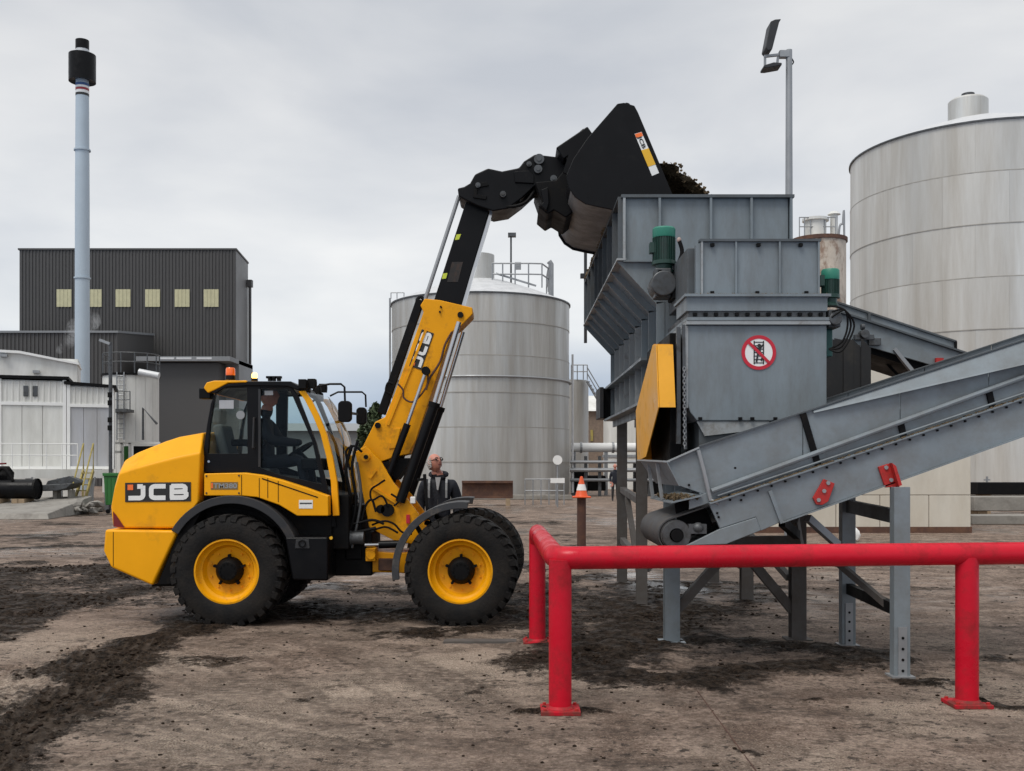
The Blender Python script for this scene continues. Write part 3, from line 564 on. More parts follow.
q = P(254.5, 381, Dk+.35); MB().cyl(q, q+Vector((0,0,.03)), .04, 12).build('lamp_base', M['black'], LD, smooth=True)
MB().ball(q+Vector((0,0,.06)), .036, .036, .04).build('lit_lamp', M['lamp'], LD, smooth=True)
mb = MB()
for x in (270, 274, 279): q = P(x, 381, Dk+.3); mb.cyl(q, q+Vector((0,0,.05)), .025, 10); mb.box(q.x-.04, q.x+.03, q.y-.03, q.y+.03, q.z+.03, q.z+.055)
mb.build('roof_aerials', M['black'], LD)
# front roof lights
for x, y, Dq in ((302, 384, Dk), (311, 383.5, Dk+.1), (305, 391, Dk+.25), (316, 390, yk-.35), (322, 388, yk-.1), (318, 397, yk-.3)):
    q = P(x, y, Dq); mb = MB(); mb.prismx([(q.y-.06, q.z-.055), (q.y+.06, q.z-.055), (q.y+.06, q.z+.05), (q.y-.06, q.z+.05)], q.x-.03, q.x+.055); mb.cyl(q+Vector((.055,0,0)), q+Vector((.062,0,0)), .045, 14); mb.cyl(q+Vector((-.03,0,-.02)), q+Vector((-.07,0,-.06)), .015, 6); mb.build('front_work_light', M['blackmatt'], LD, bevel=.012)
mb = MB(); mb.tube([P(296, 388, Dk+.1), P(300, 388, Dk+.05), P(300, 388, yk-.05), P(296, 388, yk-.1)], .02, 8); mb.build('light_bar', M['black'], LD)
# yellow front pillars and curved windscreen
pil = [(301.5, 391), (308, 400), (316, 416), (323.5, 434), (329.5, 457), (334, 482), (336, 516)]
for y in (Dk-.005, yk-.055):
    secs = []
    for x, z in XZ(pil, Dk): secs.append([(x-.036, y, z), (x+.036, y, z+.004), (x+.036, y+.06, z+.004), (x-.036, y+.06, z)])
    MB().loft(secs).build('front_pillar', M['yellow'], LD, bevel=.008)
secs = []
prof = XZ([(304, 392), (311, 401.5), (319, 417.5), (326.5, 435), (332, 457), (336, 482), (337.5, 505)], Dk)
vs = []; fs = []; ny = 9
for x, z in prof:
    for j in range(ny):
        u = -1+2*j/(ny-1); vs.append((x+.13*(1-u*u), CY+u*(CY-Dk-.03), z))
for i in range(len(prof)-1): fs += [(i*ny+j, i*ny+j+1, (i+1)*ny+j+1, (i+1)*ny+j) for j in range(ny-1)]
MB().add(vs, fs).build('windscreen', M['glassclr'], LD, smooth=True)
mb = MB(); mb.tube([P(344, 470, CY), P(343.5, 440, CY), P(341, 425, CY)], .010, 6); mb.build('wiper', M['blackmatt'], LD)
# mirrors
for pts, c, w, h, Dm in (([(318, 386), (330, 384), (341, 384), (344.5, 387), (345, 401)], (345, 411.5), .15, .235, 11.5), ([(330, 396), (338, 392), (362, 392), (365.5, 395), (366, 407)], (361.5, 416), .13, .22, 13.2)):
    mb = MB(); mb.tube([P(x, y, Dm) for x, y in pts], .012, 8); am = mb.build('mirror_arm', M['black'], LD, smooth=True)
    q = P(*c, Dm); mb = MB(); mb.prism([(q.x-w/2, q.z-h/2+.02), (q.x-w/2+.03, q.z-h/2), (q.x+w/2-.03, q.z-h/2), (q.x+w/2, q.z-h/2+.03), (q.x+w/2, q.z+h/2-.03), (q.x+w/2-.03, q.z+h/2), (q.x-w/2+.03, q.z+h/2), (q.x-w/2, q.z+h/2-.03)], q.y-.03, q.y+.05); mb.build('mirror', M['blackmatt'], am, bevel=.015)
mb = MB(); mb.bar(P(349, 413, 11.6), P(357, 414, 12.9), .02, .03); mb.build('mirror_link', M['blackmatt'], LD)
# cab interior
mb = MB(); s0 = P(252, 468, CY); X0 = s0.x
mb.box(X0-.25, X0+.28, CY-.26, CY+.26, 1.58, 1.72); mb.bar((X0-.22, CY, 1.68), (X0-.36, CY, 2.24), .46, .12, (1,0,0)); mb.box(X0-.44, X0-.33, CY-.14, CY+.14, 2.24, 2.44); mb.build('seat', M['seat'], LD, bevel=.04)
for s in (-1, 1): MB().box(X0-.15, X0+.25, CY+s*.34-.05, CY+s*.34+.05, 1.98, 2.06).build('arm_rest', M['blackmatt'], LD, bevel=.02)
q = P(307, 460, CY); mb = MB(); mb.bar(q+Vector((.10,0,-.45)), q+Vector((0,0,0)), .12, .12); mb.box(q.x-.02, q.x+.28, CY-.3, CY+.3, q.z-.12, q.z+.02); mb.build('dashboard', M['blackmatt'], LD, bevel=.03)
c = q+Vector((-.10,0,.10)); nrm = Vector((-.55,0,.83)); ax = Vector((.83,0,.55)); mb = MB()
mb.tube([c+(ax*math.cos(t)+Vector((0,1,0))*math.sin(t))*.19 for t in np.linspace(0, 2*math.pi, 24, endpoint=False)], .016, 8, True); mb.bar(c-ax*.18, c+ax*.18, .03, .02); mb.bar(c, q, .05, .05); mb.build('steering_wheel', M['blackmatt'], LD, smooth=True)
q = P(296, 447, 13.0); mb = MB(); mb.box(q.x-.02, q.x+.02, q.y-.12, q.y+.12, q.z-.08, q.z+.10); mb.build('display', M['black'], LD, bevel=.01)
q = P(222, 458, 12.6); MB().box(q.x-.12, q.x+.12, q.y-.02, q.y+.0, q.z+.03, q.z+.14).build('rear_sticker', M['labelyellow'], LD)
# engine-side clutter between cab and mast
for pts, r, mt in (([(340, 540), (350, 500), (346, 470), (352, 445)], .02, 'blackmatt'), ([(346, 545), (356, 505), (352, 468), (358, 440)], .018, 'blackmatt'), ([(352, 548), (361, 500), (357, 462)], .016, 'gunmetal'), ([(337, 520), (352, 524), (372, 520), (384, 524)], .016, 'blackmatt'), ([(335, 530), (356, 532), (376, 528)], .02, 'blackmatt'), ([(362, 520), (366, 505), (372, 500), (376, 512)], .014, 'blackmatt'), ([(350, 470), (346, 452), (354, 446), (362, 452)], .014, 'blackmatt')):
    for y in (11.9, 12.25): MB().tube(curve([P(a, b, y) for a, b in pts], 5), r, 7).build('hydraulic_hose', M[mt], LD, smooth=True)
mb = MB(); mb.prism(XZ([(330, 500), (346, 500), (350, 548), (330, 552)], 11.9), 11.95, 12.8); mb.box(PX(345, 12), PX(362, 12), 12.0, 12.75, PZ(560, 12), PZ(505, 12)); mb.build('pivot_block', M['blackmatt'], LD, bevel=.02)
q = P(350, 538, 11.9); mb = MB(); mb.cyl(q+Vector((-.16,0,0)), q+Vector((.16,0,0)), .075, 14); mb.cyl(q+Vector((-.06,-.0,0)), q+Vector((.02,-.0,0)), .09, 14); mb.build('hydraulic_pump', M['gunmetal'], LD, smooth=True)
mb = MB(); mb.cyl(P(365, 545, 11.85), P(383, 544.5, 11.85), .022, 10); mb.build('steering_rod', M['steel'], LD, smooth=True)
mb = MB(); mb.cyl(P(379, 544.6, 11.85), P(402, 544, 11.85), .045, 12); mb.build('steering_cylinder', M['black'], LD, smooth=True)
# front frame (yellow mast) and lower carrier
fy = [(12.0, 12.07), (12.73, 12.80)]
mo = XZ([(355, 452), (366, 446), (381, 461.5), (393, 482), (405, 496), (418, 513), (430, 534), (426, 546), (396, 541.5), (381, 534), (369, 527), (362, 490)], 12.0)
for y0, y1 in fy: MB().prism(mo, y0, y1).build('mast_plate', M['yellow_mast'], LD, bevel=.01)
mb = MB(); mb.prism(XZ([(358, 470), (366, 470), (380, 525), (420, 530), (420, 541), (396, 539), (370, 524)], 12.0), 12.07, 12.73); mb.build('mast_web', M['yellow_mast'], LD)
mb = MB(); mb.prism(XZ([(356, 556), (366, 548), (378, 552), (400, 553), (470, 545), (500, 552), (500, 574), (470, 580), (400, 573), (358, 572)], 12.05), 12.05, 12.75); mb.build('front_frame', M['yellow_mast'], LD, bevel=.015)
mb = MB(); mb.box(PX(366, 11.95), PX(376, 11.95), 11.9, 12.1, PZ(561, 11.95), PZ(548, 11.95)); q = P(371, 555, 11.9); mb.cyl(q+Vector((0,-.02,0)), q+Vector((0,.1,0)), .055, 16); mb.build('pivot_lug', M['yellow_mast'], LD, bevel=.01)
mb = MB(); mb.box(PX(378, 11.95), PX(396, 11.95), 11.98, 12.7, PZ(571, 11.95), PZ(559, 11.95)); mb.build('lower_bracket', M['rustband'], LD, bevel=.01)
def rib(a, b, D, w=.012): return MB().bar(P(*a, D)+Vector((0,-.01,0)), P(*b, D)+Vector((0,-.01,0)), w, .03)
rib((372, 487), (400, 505), 12.0, .04).build('mast_rib', M['yellow_mast'], LD); rib((370, 478), (376, 470), 12.0, .04).build('mast_rib', M['yellow_mast'], LD)
for x, y, r in ((366, 457, .05), (388, 510, .075), (381, 509, .05)):
    q = P(x, y, 12.0); mb = MB(); mb.cyl(q+Vector((0,-.06,0)), q+Vector((0,.03,0)), r, 14); mb.build('pin' if x == 366 else 'valve_block', M['yellow_mast'] if x == 366 else M['blackmatt'], LD, smooth=True)
q = P(366, 457, 11.93); MB().cyl(q+Vector((0,-.015,0)), q+Vector((0,.03,0)), .026, 10).build('pin_end', M['blackmatt'], LD)
for pts in ([(388, 506), (382, 496), (372, 500), (371, 490), (379, 484), (385, 480)], [(394, 506), (399, 500), (391, 494)], [(372, 525), (384, 521), (394, 524), (402, 532), (412, 534)], [(374, 530), (386, 527), (398, 533)]):
    MB().tube(curve([P(a, b, 11.93) for a, b in pts], 6), .012, 7).build('hydraulic_hose', M['blackmatt'], LD, smooth=True)
q = P(408, 519, 11.98); MB().box(q.x-.02, q.x+.02, q.y-.01, q.y+.02, q.z-.05, q.z+.05).build('red_sticker', M['signred'], LD)
# boom: yellow outer section
Db = 12.18; yb = 2*CY-Db
bo = XZ([(424.6, 298.5), (440, 300), (472.5, 307.5), (472.8, 314), (461, 326), (452, 332), (430, 398), (416, 440), (409, 454), (395, 457), (379.5, 462.5), (371, 468), (360, 464), (355, 454), (363, 446), (367, 438), (375, 422), (385, 417), (394, 395), (423.5, 312), (420.3, 305.5)], Db)
boom = MB().prism(bo, Db, yb).build('boom', M['yellow_mast'], LD, bevel=.012)
rib((426, 330), (388, 425), Db, .02).build('boom_rib', M['yellow_mast'], boom)
for x, y, r in ((378, 425.5, .035), (460.5, 315, .035), (366, 457, .05), (440, 312, .012), (441, 307, .012)):
    q = P(x, y, Db); MB().cyl(q+Vector((0,-.03,0)), q+Vector((0,.02,0)), r, 12).build('pin', M['blackmatt'], boom, smooth=True)
u = (P(423.3, 331, Db)-P(410.6, 367.5, Db)); 
jcb(P(421.3, 370, Db)+Vector((0,-.004,0)), u, Vector((-u.z, 0, u.x)), u.length, .15, (0,-1,0), boom)
mb = MB(); o_ = XZ([(394, 428), (401, 428), (396, 448), (389, 449), (391, 437)], Db); mb.prism(o_, Db-.012, Db+.01); mb.build('cover_plate', M['yellow_mast'], boom, bevel=.006)
# hose track on the back of the boom and extension rod
mb = MB(); mb.bar(P(420.5, 300, 12.3), P(381.5, 414, 12.3), .10, .075, (0,1,0)); mb.build('hose_track', M['blackmatt'], LD, bevel=.012)
MB().tube(curve([P(x, y, 12.2) for x, y in [(393, 384), (388, 383), (386, 391), (391, 394)]], 6), .014, 7).build('hose_loop', M['blackmatt'], LD, smooth=True)
MB().tube(curve([P(x, y, 12.1) for x, y in [(398, 384), (403, 390), (404, 398), (412, 402), (420, 396), (427, 385), (428, 374)]], 6), .011, 7).build('hydraulic_hose', M['rustpost'], LD, smooth=True)
MB().tube(curve([P(x, y, 12.1) for x, y in [(452, 332), (445, 345), (440, 362), (430, 378), (426, 390)]], 6), .014, 7).build('hydraulic_hose', M['rustpost'], LD, smooth=True)
mb = MB(); mb.tube(curve([P(x, y, 12.3) for x, y in [(420, 305), (417, 300), (421, 297), (424, 300)]], 5), .02, 7); mb.build('hose_bracket', M['blackmatt'], LD)
mb = MB(); mb.cyl(P(459, 196, 12.3), P(425, 300, 12.3), .024, 10); mb.build('extension_rod', M['galv'], LD, smooth=True)
# inner boom
Di = 12.24; yi = 2*CY-Di
ib = MB().prism(XZ([(466, 201), (490, 208.5), (459.5, 312), (432, 306)], Di), Di, yi).build('inner_boom', M['black'], LD, bevel=.012)
MB().prism(XZ([(490.3, 210), (493, 211), (463.5, 309), (460.3, 308)], Di), Di+.02, Di+.10).build('wear_strip', M['steel'], ib)
for a, b, c_, d in (((456.5, 234.5), (461, 234), (459, 239.5), (454.8, 240)), ((443, 273.5), (447.5, 273), (446, 278.5), (441.8, 279))):
    q = [P(*k, Di)+Vector((0,-.003,0)) for k in (a, b, c_, d)]; MB().add(q, [(0,1,2,3)]).build('marking', M['limemark'], ib)
MB().prism(XZ([(452, 262), (463, 262), (458, 282), (447, 282)], Di), Di-.004, Di+.01).build('scuff_plate', mat('scuffed_black', (.012, .010, .009), .6, 0, .5, (.06, .036, .026), .38, 14), ib)
# boom head
Dh = 12.12; yh = 2*CY-Dh
hd = MB().prism(XZ([(457.5, 188), (464, 186.5), (470, 183), (475, 174), (488, 168), (502, 171), (519, 167.6), (524, 161), (535, 154), (556, 156.5), (572, 164), (572, 184), (554.5, 183), (535, 186), (522, 198), (508, 208.4), (493, 211), (478, 206), (466.5, 200.5), (458.5, 196)], Dh), Dh, yh).build('boom_head', M['black'], LD, bevel=.018)
mb = MB(); mb.prism(XZ([(514, 172), (529, 171), (534, 176), (534, 184), (515, 183)], Dh), Dh-.03, Dh+.01); mb.build('head_plate', M['black'], hd, bevel=.008)
mb = MB(); mb.prism(XZ([(475, 184), (487, 182), (489, 186), (478, 188), (477, 195), (487, 196), (486, 200), (473, 198)], Dh), Dh-.02, Dh+.01); mb.build('head_plate', M['blackmatt'], hd, bevel=.006)
for x, y, r in ((503, 195, .036), (538, 170, .048), (553.5, 179.5, .04), (539, 160, .06), (529, 165, .03), (478, 186, .03)):
    q = P(x, y, Dh); mb = MB(); mb.cyl(q+Vector((0,-.05,0)), q+Vector((0,.02,0)), r, 14); mb.cyl(q+Vector((0,-.06,0)), q+Vector((0,-.04,0)), r*.5, 8); mb.build('pin', M['gunmetal'], hd, smooth=True)
for k in range(3): MB().tube(curve([P(504+k*3, 207-k, 12.15+k*.1), P(516+k, 206-k*2, 12.1+k*.1), P(526+k, 202-k*2, 12.1+k*.1), P(533, 193-k, 12.15+k*.1), P(537, 186, 12.2)], 6), .02, 8).build('hydraulic_hose', M['blackmatt'], hd, smooth=True)
# carriage / quick hitch
hh = MB().prism(XZ([(535, 182), (556, 180), (572, 160), (576, 178), (574, 196), (573, 212), (566, 217.5), (554, 210), (547.5, 214), (538, 206), (542, 202), (539.5, 195)], 11.95), 11.95, 2*CY-11.95).build('hitch_carriage', M['blackmatt'], LD, bevel=.015)
MB().prism(XZ([(541, 190), (548, 187), (549, 203), (546.5, 211), (540.5, 205.5), (543.5, 202)], 11.92), 11.91, 11.97).build('hitch_hook', M['black'], hh, bevel=.008)
mb = MB(); mb.bar(P(559, 159, 12.1), P(590, 138, 12.1), .45, .16, (0,0,1)); mb.bar(P(568, 148, 12.0), P(586, 132, 12.0), .10, .09); mb.build('tilt_link', M['black'], LD, bevel=.015)
mb = MB(); mb.bar(P(574, 145, 11.95), P(585, 131, 11.95), .03, .05); mb.cyl(P(577, 143, 11.9), P(577, 143, 12.1), .035, 10); mb.cyl(P(581, 150, 11.9), P(588, 143, 11.9), .04, 10); mb.build('hitch_pin', M['galv'], LD, bevel=.005)
# lift and compensation cylinders
for y in (11.96, 12.84):
    lc = MB().cyl(P(434.5, 404, 11.96)+Vector((0, y-11.96, 0)), P(400, 502, 11.96)+Vector((0, y-11.96, 0)), .058, 16).build('lift_cylinder', M['black'], LD, smooth=True)
    MB().cyl(P(459, 322, 11.96)+Vector((0, y-11.96, 0)), P(434, 405, 11.96)+Vector((0, y-11.96, 0)), .030, 12).build('lift_rod', M['steel'], lc, smooth=True)
    MB().cyl(P(434.8, 402.5, 11.96)+Vector((0, y-11.96, 0)), P(433.5, 407, 11.96)+Vector((0, y-11.96, 0)), .066, 16).build('gland', M['blackmatt'], lc, smooth=True)
for y in (12.08, 12.72):
    cc = MB().cyl(P(407.5, 424, 12.08)+Vector((0, y-12.08, 0)), P(385.5, 483, 12.08)+Vector((0, y-12.08, 0)), .042, 14).build('tilt_cylinder', M['black'], LD, smooth=True)
    MB().cyl(P(426, 371, 12.08)+Vector((0, y-12.08, 0)), P(407, 425, 12.08)+Vector((0, y-12.08, 0)), .022, 12).build('tilt_rod', M['steel'], cc, smooth=True)
    q = P(426, 371, 12.08)+Vector((0, y-12.08, 0)); MB().cyl(q+Vector((0,-.05,0)), q+Vector((0,.05,0)), .05, 14).build('rod_eye', M['blackmatt'], cc, smooth=True)
q = P(381, 462, 12.0); MB().prism(XZ([(380, 463), (400, 458), (412, 458), (396, 480)], 12.1), 12.15, 12.65).build('boom_gap_shade', M['blackmatt'], LD)  # black infill standing in for the shade in the gap under the boom
# front fenders and marker post
for s in (-1, 1):
    y0, y1 = (11.40, 11.86) if s < 0 else (2*CY-11.86, 2*CY-11.40)
    fender(XF, .60, .73, 188, 84, y0, y1, .03, M['ltfender'], 'front_fender', .05)
    mb = MB(); ym = (y0+y1)/2; mb.bar((XF-.40, ym, .9), (XF-.52, ym, 1.10), .05, .05); mb.bar((XF-.2, CY-.5 if s < 0 else CY+.5, 1.0), (XF-.40, ym, 1.12), .05, .05); mb.build('fender_stay', M['blackmatt'], LD)
mb = MB(); mb.bar(P(424.5, 474, 11.5), P(428, 520, 11.5), .035, .05); mb.bar(P(424.5, 479, 11.5), P(417, 480, 11.5), .03, .03); mb.build('marker_post', M['blackmatt'], LD, bevel=.006)
q = P(413, 501, 11.9); mb = MB(); mb.box(q.x-.03, q.x+.03, q.y-.03, q.y+.03, q.z-.03, q.z+.05); mb.build('front_marker_lamp', M['white'], LD, bevel=.01)
# bucket
Dq = 11.2; yq = 2*CY-Dq
sh = [(618, 105), (604, 121), (589, 140), (576, 160), (569.5, 175.5), (571.5, 186), (577, 195), (586.5, 201.5), (600, 204.5), (640, 212.5), (684, 222)]
side = XZ([(617.5, 103.5), (624, 102.5), (634.5, 105.5), (638, 112), (684, 221), (684, 225), (640, 215), (600, 207.3), (585.5, 204), (575, 197), (568.5, 187), (566.5, 175), (573.5, 158.5), (587.5, 138)], Dq)
for y in (Dq, yq-.035): bs = MB().prism(side, y, y+.035).build('bucket_side', M['black'], LD, bevel=.008); BS = bs if y == Dq else BS
S = XZ(sh, Dq); mb = MB(); vs = []; n = len(S)
C0 = Vector((sum(p[0] for p in S)/n, 0, sum(p[1] for p in S)/n))
for y in (Dq+.036, yq-.036):
    for x, z in S: vs.append((x, y, z))
    for x, z in S: d = (Vector((PX(640, Dq), 0, PZ(165, Dq)))-Vector((x, 0, z))).normalized()*.025; vs.append((x+d.x, y, z+d.z))
fs = []
for i in range(n-1):
    fs += [(i, i+1, 2*n+i+1, 2*n+i), (n+i, 3*n+i, 3*n+i+1, n+i+1), (i, n+i, n+i+1, i+1), (2*n+i, 2*n+i+1, 3*n+i+1, 3*n+i)]
fs += [(0, 2*n, 3*n, n), (n-1, 2*n-1, 4*n-1, 3*n-1)]
shm = MB().add(vs, fs, 0); shm.m = [1 if 5 <= (k//4) <= 9 else 0 for k in range(len(fs))]
shm.build('bucket_shell', [M['black'], M['wornsteel']], LD, smooth=True, angle=50)
mb = MB(); q0, q1 = P(627, 106, Dq), P(627, 106, Dq)+Vector((0, yq-Dq, 0)); mb.cyl(q0+Vector((0,.037,0)), q1-Vector((0,.037,0)), .05, 12); mb.build('bucket_spill_bar', M['black'], LD, smooth=True)
for k in range(2): y = Dq+.35+k*1.7; MB().prism(XZ([(589, 140), (569, 175), (563, 172), (570, 150), (583, 134)], Dq+.35), y, y+.04).build('bucket_bracket', M['black'], LD)
mb = MB(); mb.bar(P(680, 221, Dq)+Vector((0,.0,0)), P(697, 225.5, Dq), .001, .03); q = P(680, 221.5, Dq); mb = MB(); mb.prism([(q.x, q.z-.03), (q.x+.16, q.z-.075), (q.x+.16, q.z-.06), (q.x, q.z)], Dq-.01, yq+.01); mb.build('cutting_edge', M['wornsteel'], LD)
def bq(x, y): return P(x, y, Dq)+Vector((0,-.004,0))
MB().add([bq(634.5, 134), bq(641.5, 132), (bq(659, 173)), (bq(652, 176))], [(0,1,2,3)]).build('bucket_sticker', M['white'], BS)
def bq2(x, y): return P(x, y, Dq)+Vector((0,-.007,0))
MB().add([bq2(641.2, 150.5), bq2(648.6, 148.3), bq2(655.5, 164.5), bq2(648, 167)], [(0,1,2,3)]).build('sticker_panel', M['labelyellow'], BS)
MB().add([bq2(634.8, 134.3), bq2(641.4, 132.4), bq2(643, 136), bq2(636.2, 138)], [(0,1,2,3)]).build('sticker_square', M['orange'], BS)
u = bq2(647, 148)-bq2(641.5, 134.8); text('JCB', bq2(636.3, 137.2), u, Vector((-u.z, 0, u.x))*-1 if False else Vector((-u.z, 0, u.x)), .145, .055, M['signblack'], 'sticker_lettering', BS, .03)
# mulch in the bucket
def heap():
    prof = [(628, 112), (645, 135), (657, 160), (668, 168), (680, 172), (688, 178), (694, 184), (700, 192), (703, 204), (700, 218), (688, 224)]
    pts = [(PX(x, 12.2), PZ(y, 12.2)) for x, y in prof]
    # world bounds follow the bucket mouth
    a = P(634, 106, Dq); b = P(684, 222, Dq); mb = MB(); nu, nv = 26, 60; vs = []; fs = []
    for j in range(nv+1):
        y = Dq+.05+(yq-Dq-.1)*j/nv
        for i in range(nu+1):
            u = i/nu; base = a.lerp(b, u); nrm = Vector((.92, 0, .40))
            bul = .52*max(0, (u-.46)/.54)**.6*(1-max(0, u-.85)*2.2) if u > .46 else -.22*min(1, (.46-u)/.12)
            bul *= .75+.35*math.sin(math.pi*j/nv)
            bul += (float(fbm(np.array([u*9.]), np.array([y*6.]), 4, 5)[0])-.5)*.26
            p = base+nrm*bul; vs.append((p.x, y, p.z))
    for j in range(nv): fs += [(j*(nu+1)+i, j*(nu+1)+i+1, (j+1)*(nu+1)+i+1, (j+1)*(nu+1)+i) for i in range(nu)]
    mb.add(vs, fs)
    for _ in range(3200):
        v = Vector(random.choice(vs)); r = random.uniform(.006, .022)
        if random.random() < .6: mb.blob(v+Vector((random.uniform(-.01, .03), 0, random.uniform(-.01, .03))), r, 1, .4)
        else:
            d = Vector((random.uniform(-1, 1), random.uniform(-1, 1), random.uniform(-1, 1))).normalized()*random.uniform(.03, .08); mb.bar(v-d*.5, v+d*.6, .006, .006)
    for _ in range(30): p = Vector((random.uniform(2.05, 2.35), random.uniform(11.5, 13.3), random.uniform(4.4, 4.8))); mb.blob(p, random.uniform(.006, .02), 1, .4)
    mb.build('mulch_load', M['mulch'], None, kind='stuff', label='dark brown shredded mulch heaped in the loader bucket')
heap()

# ---------------------------------------------------------------- hopper and shredder
H = thing('shredder_hopper', 'blue grey steel shredder hopper with ribbed walls and yellow chain guard', 'hopper', (2.2, 11.5, 0))
D1, D2 = 10.66, 15.6; XL, XR_, ZT, ZF, XN, ZN, ZB = 1.146, 2.85, 4.49, 3.85, 1.57, 3.43, 2.45
xs = [XL, 1.507, 2.03, 2.444, XR_]
for i in range(4): MB().box(xs[i]+.012, xs[i+1]-.012, D1, D1+.012, ZF, ZT).build('panel', M['grey'], H)
for x in xs: MB().box(x-.012, x+.012, D1-.055, D1+.02, ZF, ZT).build('rib', M['greylt'] if x == XL else M['grey'], H)
MB().box(XL-.03, XR_+.03, D1-.06, D1+.05, ZT, ZT+.03).build('top_rail', M['greydk'], H); MB().box(XR_-.02, XR_+.02, D1, D2, ZB, ZT).build('side_wall', M['grey'], H)
MB().prism([(XL-.05, ZT), (XR_+.02, ZT), (XR_+.02, ZB), (XN-.06, ZB), (XN-.06, ZN), (XL-.05, ZF)], D2+.012, D2+.03).build('end_wall', M['grey'], H)
MB().prism([(XL, ZF), (XR_, ZF), (XR_, ZB), (XN, ZB), (XN, ZN)], D1-.004, D1+.008).build('front_plate', M['grey'], H)
MB().box(XL-.01, 1.70, D1-.05, D1-.003, ZF-.015, ZF+.005).build('front_flange', M['grey'], H)
nY = 8; yy = np.linspace(D1, D2, nY+1)
for i in range(nY):
    a, b = yy[i]+.012, yy[i+1]-.012
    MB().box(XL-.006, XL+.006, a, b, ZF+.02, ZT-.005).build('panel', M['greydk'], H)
    MB().hexa([(XL, a, ZF), (XL+.012, a, ZF), (XL+.012, b, ZF), (XL, b, ZF), (XN, a, ZN), (XN+.012, a, ZN), (XN+.012, b, ZN), (XN, b, ZN)]).build('panel', M['grey'], H)
    MB().box(XN-.006, XN+.006, a, b, ZB, ZN).build('panel', M['grey'], H)
for y in yy:
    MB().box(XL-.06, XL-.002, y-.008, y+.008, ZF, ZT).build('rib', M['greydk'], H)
    MB().add([(XL-.07, y-.008, ZF-.005), (XL+.0, y-.008, ZF), (XN, y-.008, ZN), (XN-.09, y-.008, ZN-.02), (XL-.07, y+.008, ZF-.005), (XL, y+.008, ZF), (XN, y+.008, ZN), (XN-.09, y+.008, ZN-.02)], [(0,1,2,3), (7,6,5,4), (0,4,5,1), (1,5,6,2), (2,6,7,3), (3,7,4,0)]).build('rib', M['grey'], H)
    MB().box(XN-.09, XN-.006, y-.008, y+.008, ZB, ZN).build('rib', M['greylt'] if int(y*10) % 2 else M['grey'], H)
MB().box(XL-.075, XL+.02, D1-.05, D2+.03, ZF, ZF+.02).build('flange', M['greylt'], H)
MB().box(XL-.06, XL+.03, D1, D2, ZT, ZT+.02).build('top_rail', M['greydk'], H)
mb = MB(); mb.box(XN-.17, XN-.0, 11.3, D2+.02, 2.90, 2.93); mb.box(XN-.02, XN-.0065, 11.3, D2+.02, 2.80, 2.90); mb.build('upper_beam', M['grey'], H)
mb = MB(); mb.box(XN-.19, XN+.05, 11.3, D2+.02, ZB-.03, ZB); mb.box(XN-.06, XN-.04, 11.3, D2, ZB-.12, ZB-.03); mb.build('lower_beam', M['grey'], H)
MB().box(1.36, 1.56, D2+.02, D2+.5, 2.46, 2.92).build('end_box', M['black'], H, bevel=.015)
MB().box(1.30, 1.36, D2-.2, D2+.5, 2.46, 2.92).build('end_plate', M['dkgrey'], H, bevel=.01)
# spilled material on the top edge
mb = MB()
for _ in range(420): y = random.uniform(12.1, 15.5); mb.blob((XL+random.uniform(-.03, .05), y, ZT+.02+random.uniform(0, .06)), random.uniform(.015, .06), 1, .4, (1, 1.4, .7))
mb.build('spilled_mulch', M['mulch'], None, kind='stuff', label='dark mulch crumbs spilled along the top edge of the hopper')
# legs of the hopper
def hleg(x, y, z1, mt, par, w=.14, name='leg'):
    mb = MB(); mb.box(x-w/2, x+w/2, y-w/2, y-w/2+.014, 0, z1); mb.box(x-w/2, x+w/2, y+w/2-.014, y+w/2, 0, z1); mb.box(x-.006, x+.006, y-w/2+.014, y+w/2-.014, 0, z1)
    o = mb.build(name, mt, par); mb = MB(); mb.box(x-w*.85, x+w*.85, y-w*.85, y+w*.85, .0, .022); mb.build('base_plate', mt, o); return o
hleg(1.62, 13.0, ZB-.03, M['legbrown'], H, .13); hleg(1.64, 15.5, ZB-.03, M['legbrown'], H, .14); hleg(3.02, 13.4, ZB, M['legbrown'], H, .15); hleg(3.0, 15.5, ZB, M['legbrown'], H, .15)
for z in (.55, 1.3): MB().bar((1.62, 13.07, z), (1.64, 15.43, z+.1), .08, .08).build('brace', M['legbrown'], H)
MB().bar((1.62, 13.07, .25), (1.62, 14.6, 1.3), .07, .07).build('brace', M['legbrown'], H); MB().bar((1.68, 13.0, .45), (2.3, 13.1, 1.1), .07, .07).build('brace', M['legbrown'], H); MB().bar((2.95, 13.4, .45), (2.4, 13.3, 1.1), .07, .07).build('brace', M['legbrown'], H)
MB().box(1.55, 3.05, 12.9, 13.05, ZB-.2, ZB-.04).build('cross_beam', M['legbrown'], H)
# front frame legs with inverted V brace
Lf = [hleg(1.58, 10.3, 2.15, M['conv'], H, .145), hleg(2.87, 10.46, 2.15, M['legbrown'], H, .145)]
MB().bar((1.63, 10.3, .33), (2.22, 10.36, .98), .07, .09).build('brace', M['legbrown'], H); MB().bar((2.82, 10.46, .30), (2.24, 10.38, .98), .07, .09).build('brace', M['legbrown'], H)
MB().bar((1.52, 10.3, 1.0), (2.93, 10.46, 1.0), .08, .1).build('cross_beam', M['legbrown'], H)
MB().bar((2.80, 10.5, .62), (2.62, 12.6, 1.2), .06, .06).build('brace', M['legbrown'], H)
MB().bar((1.58, 10.4, 2.2), (1.6, 13.0, 2.3), .14, .14).build('side_beam', M['legbrown'], H)
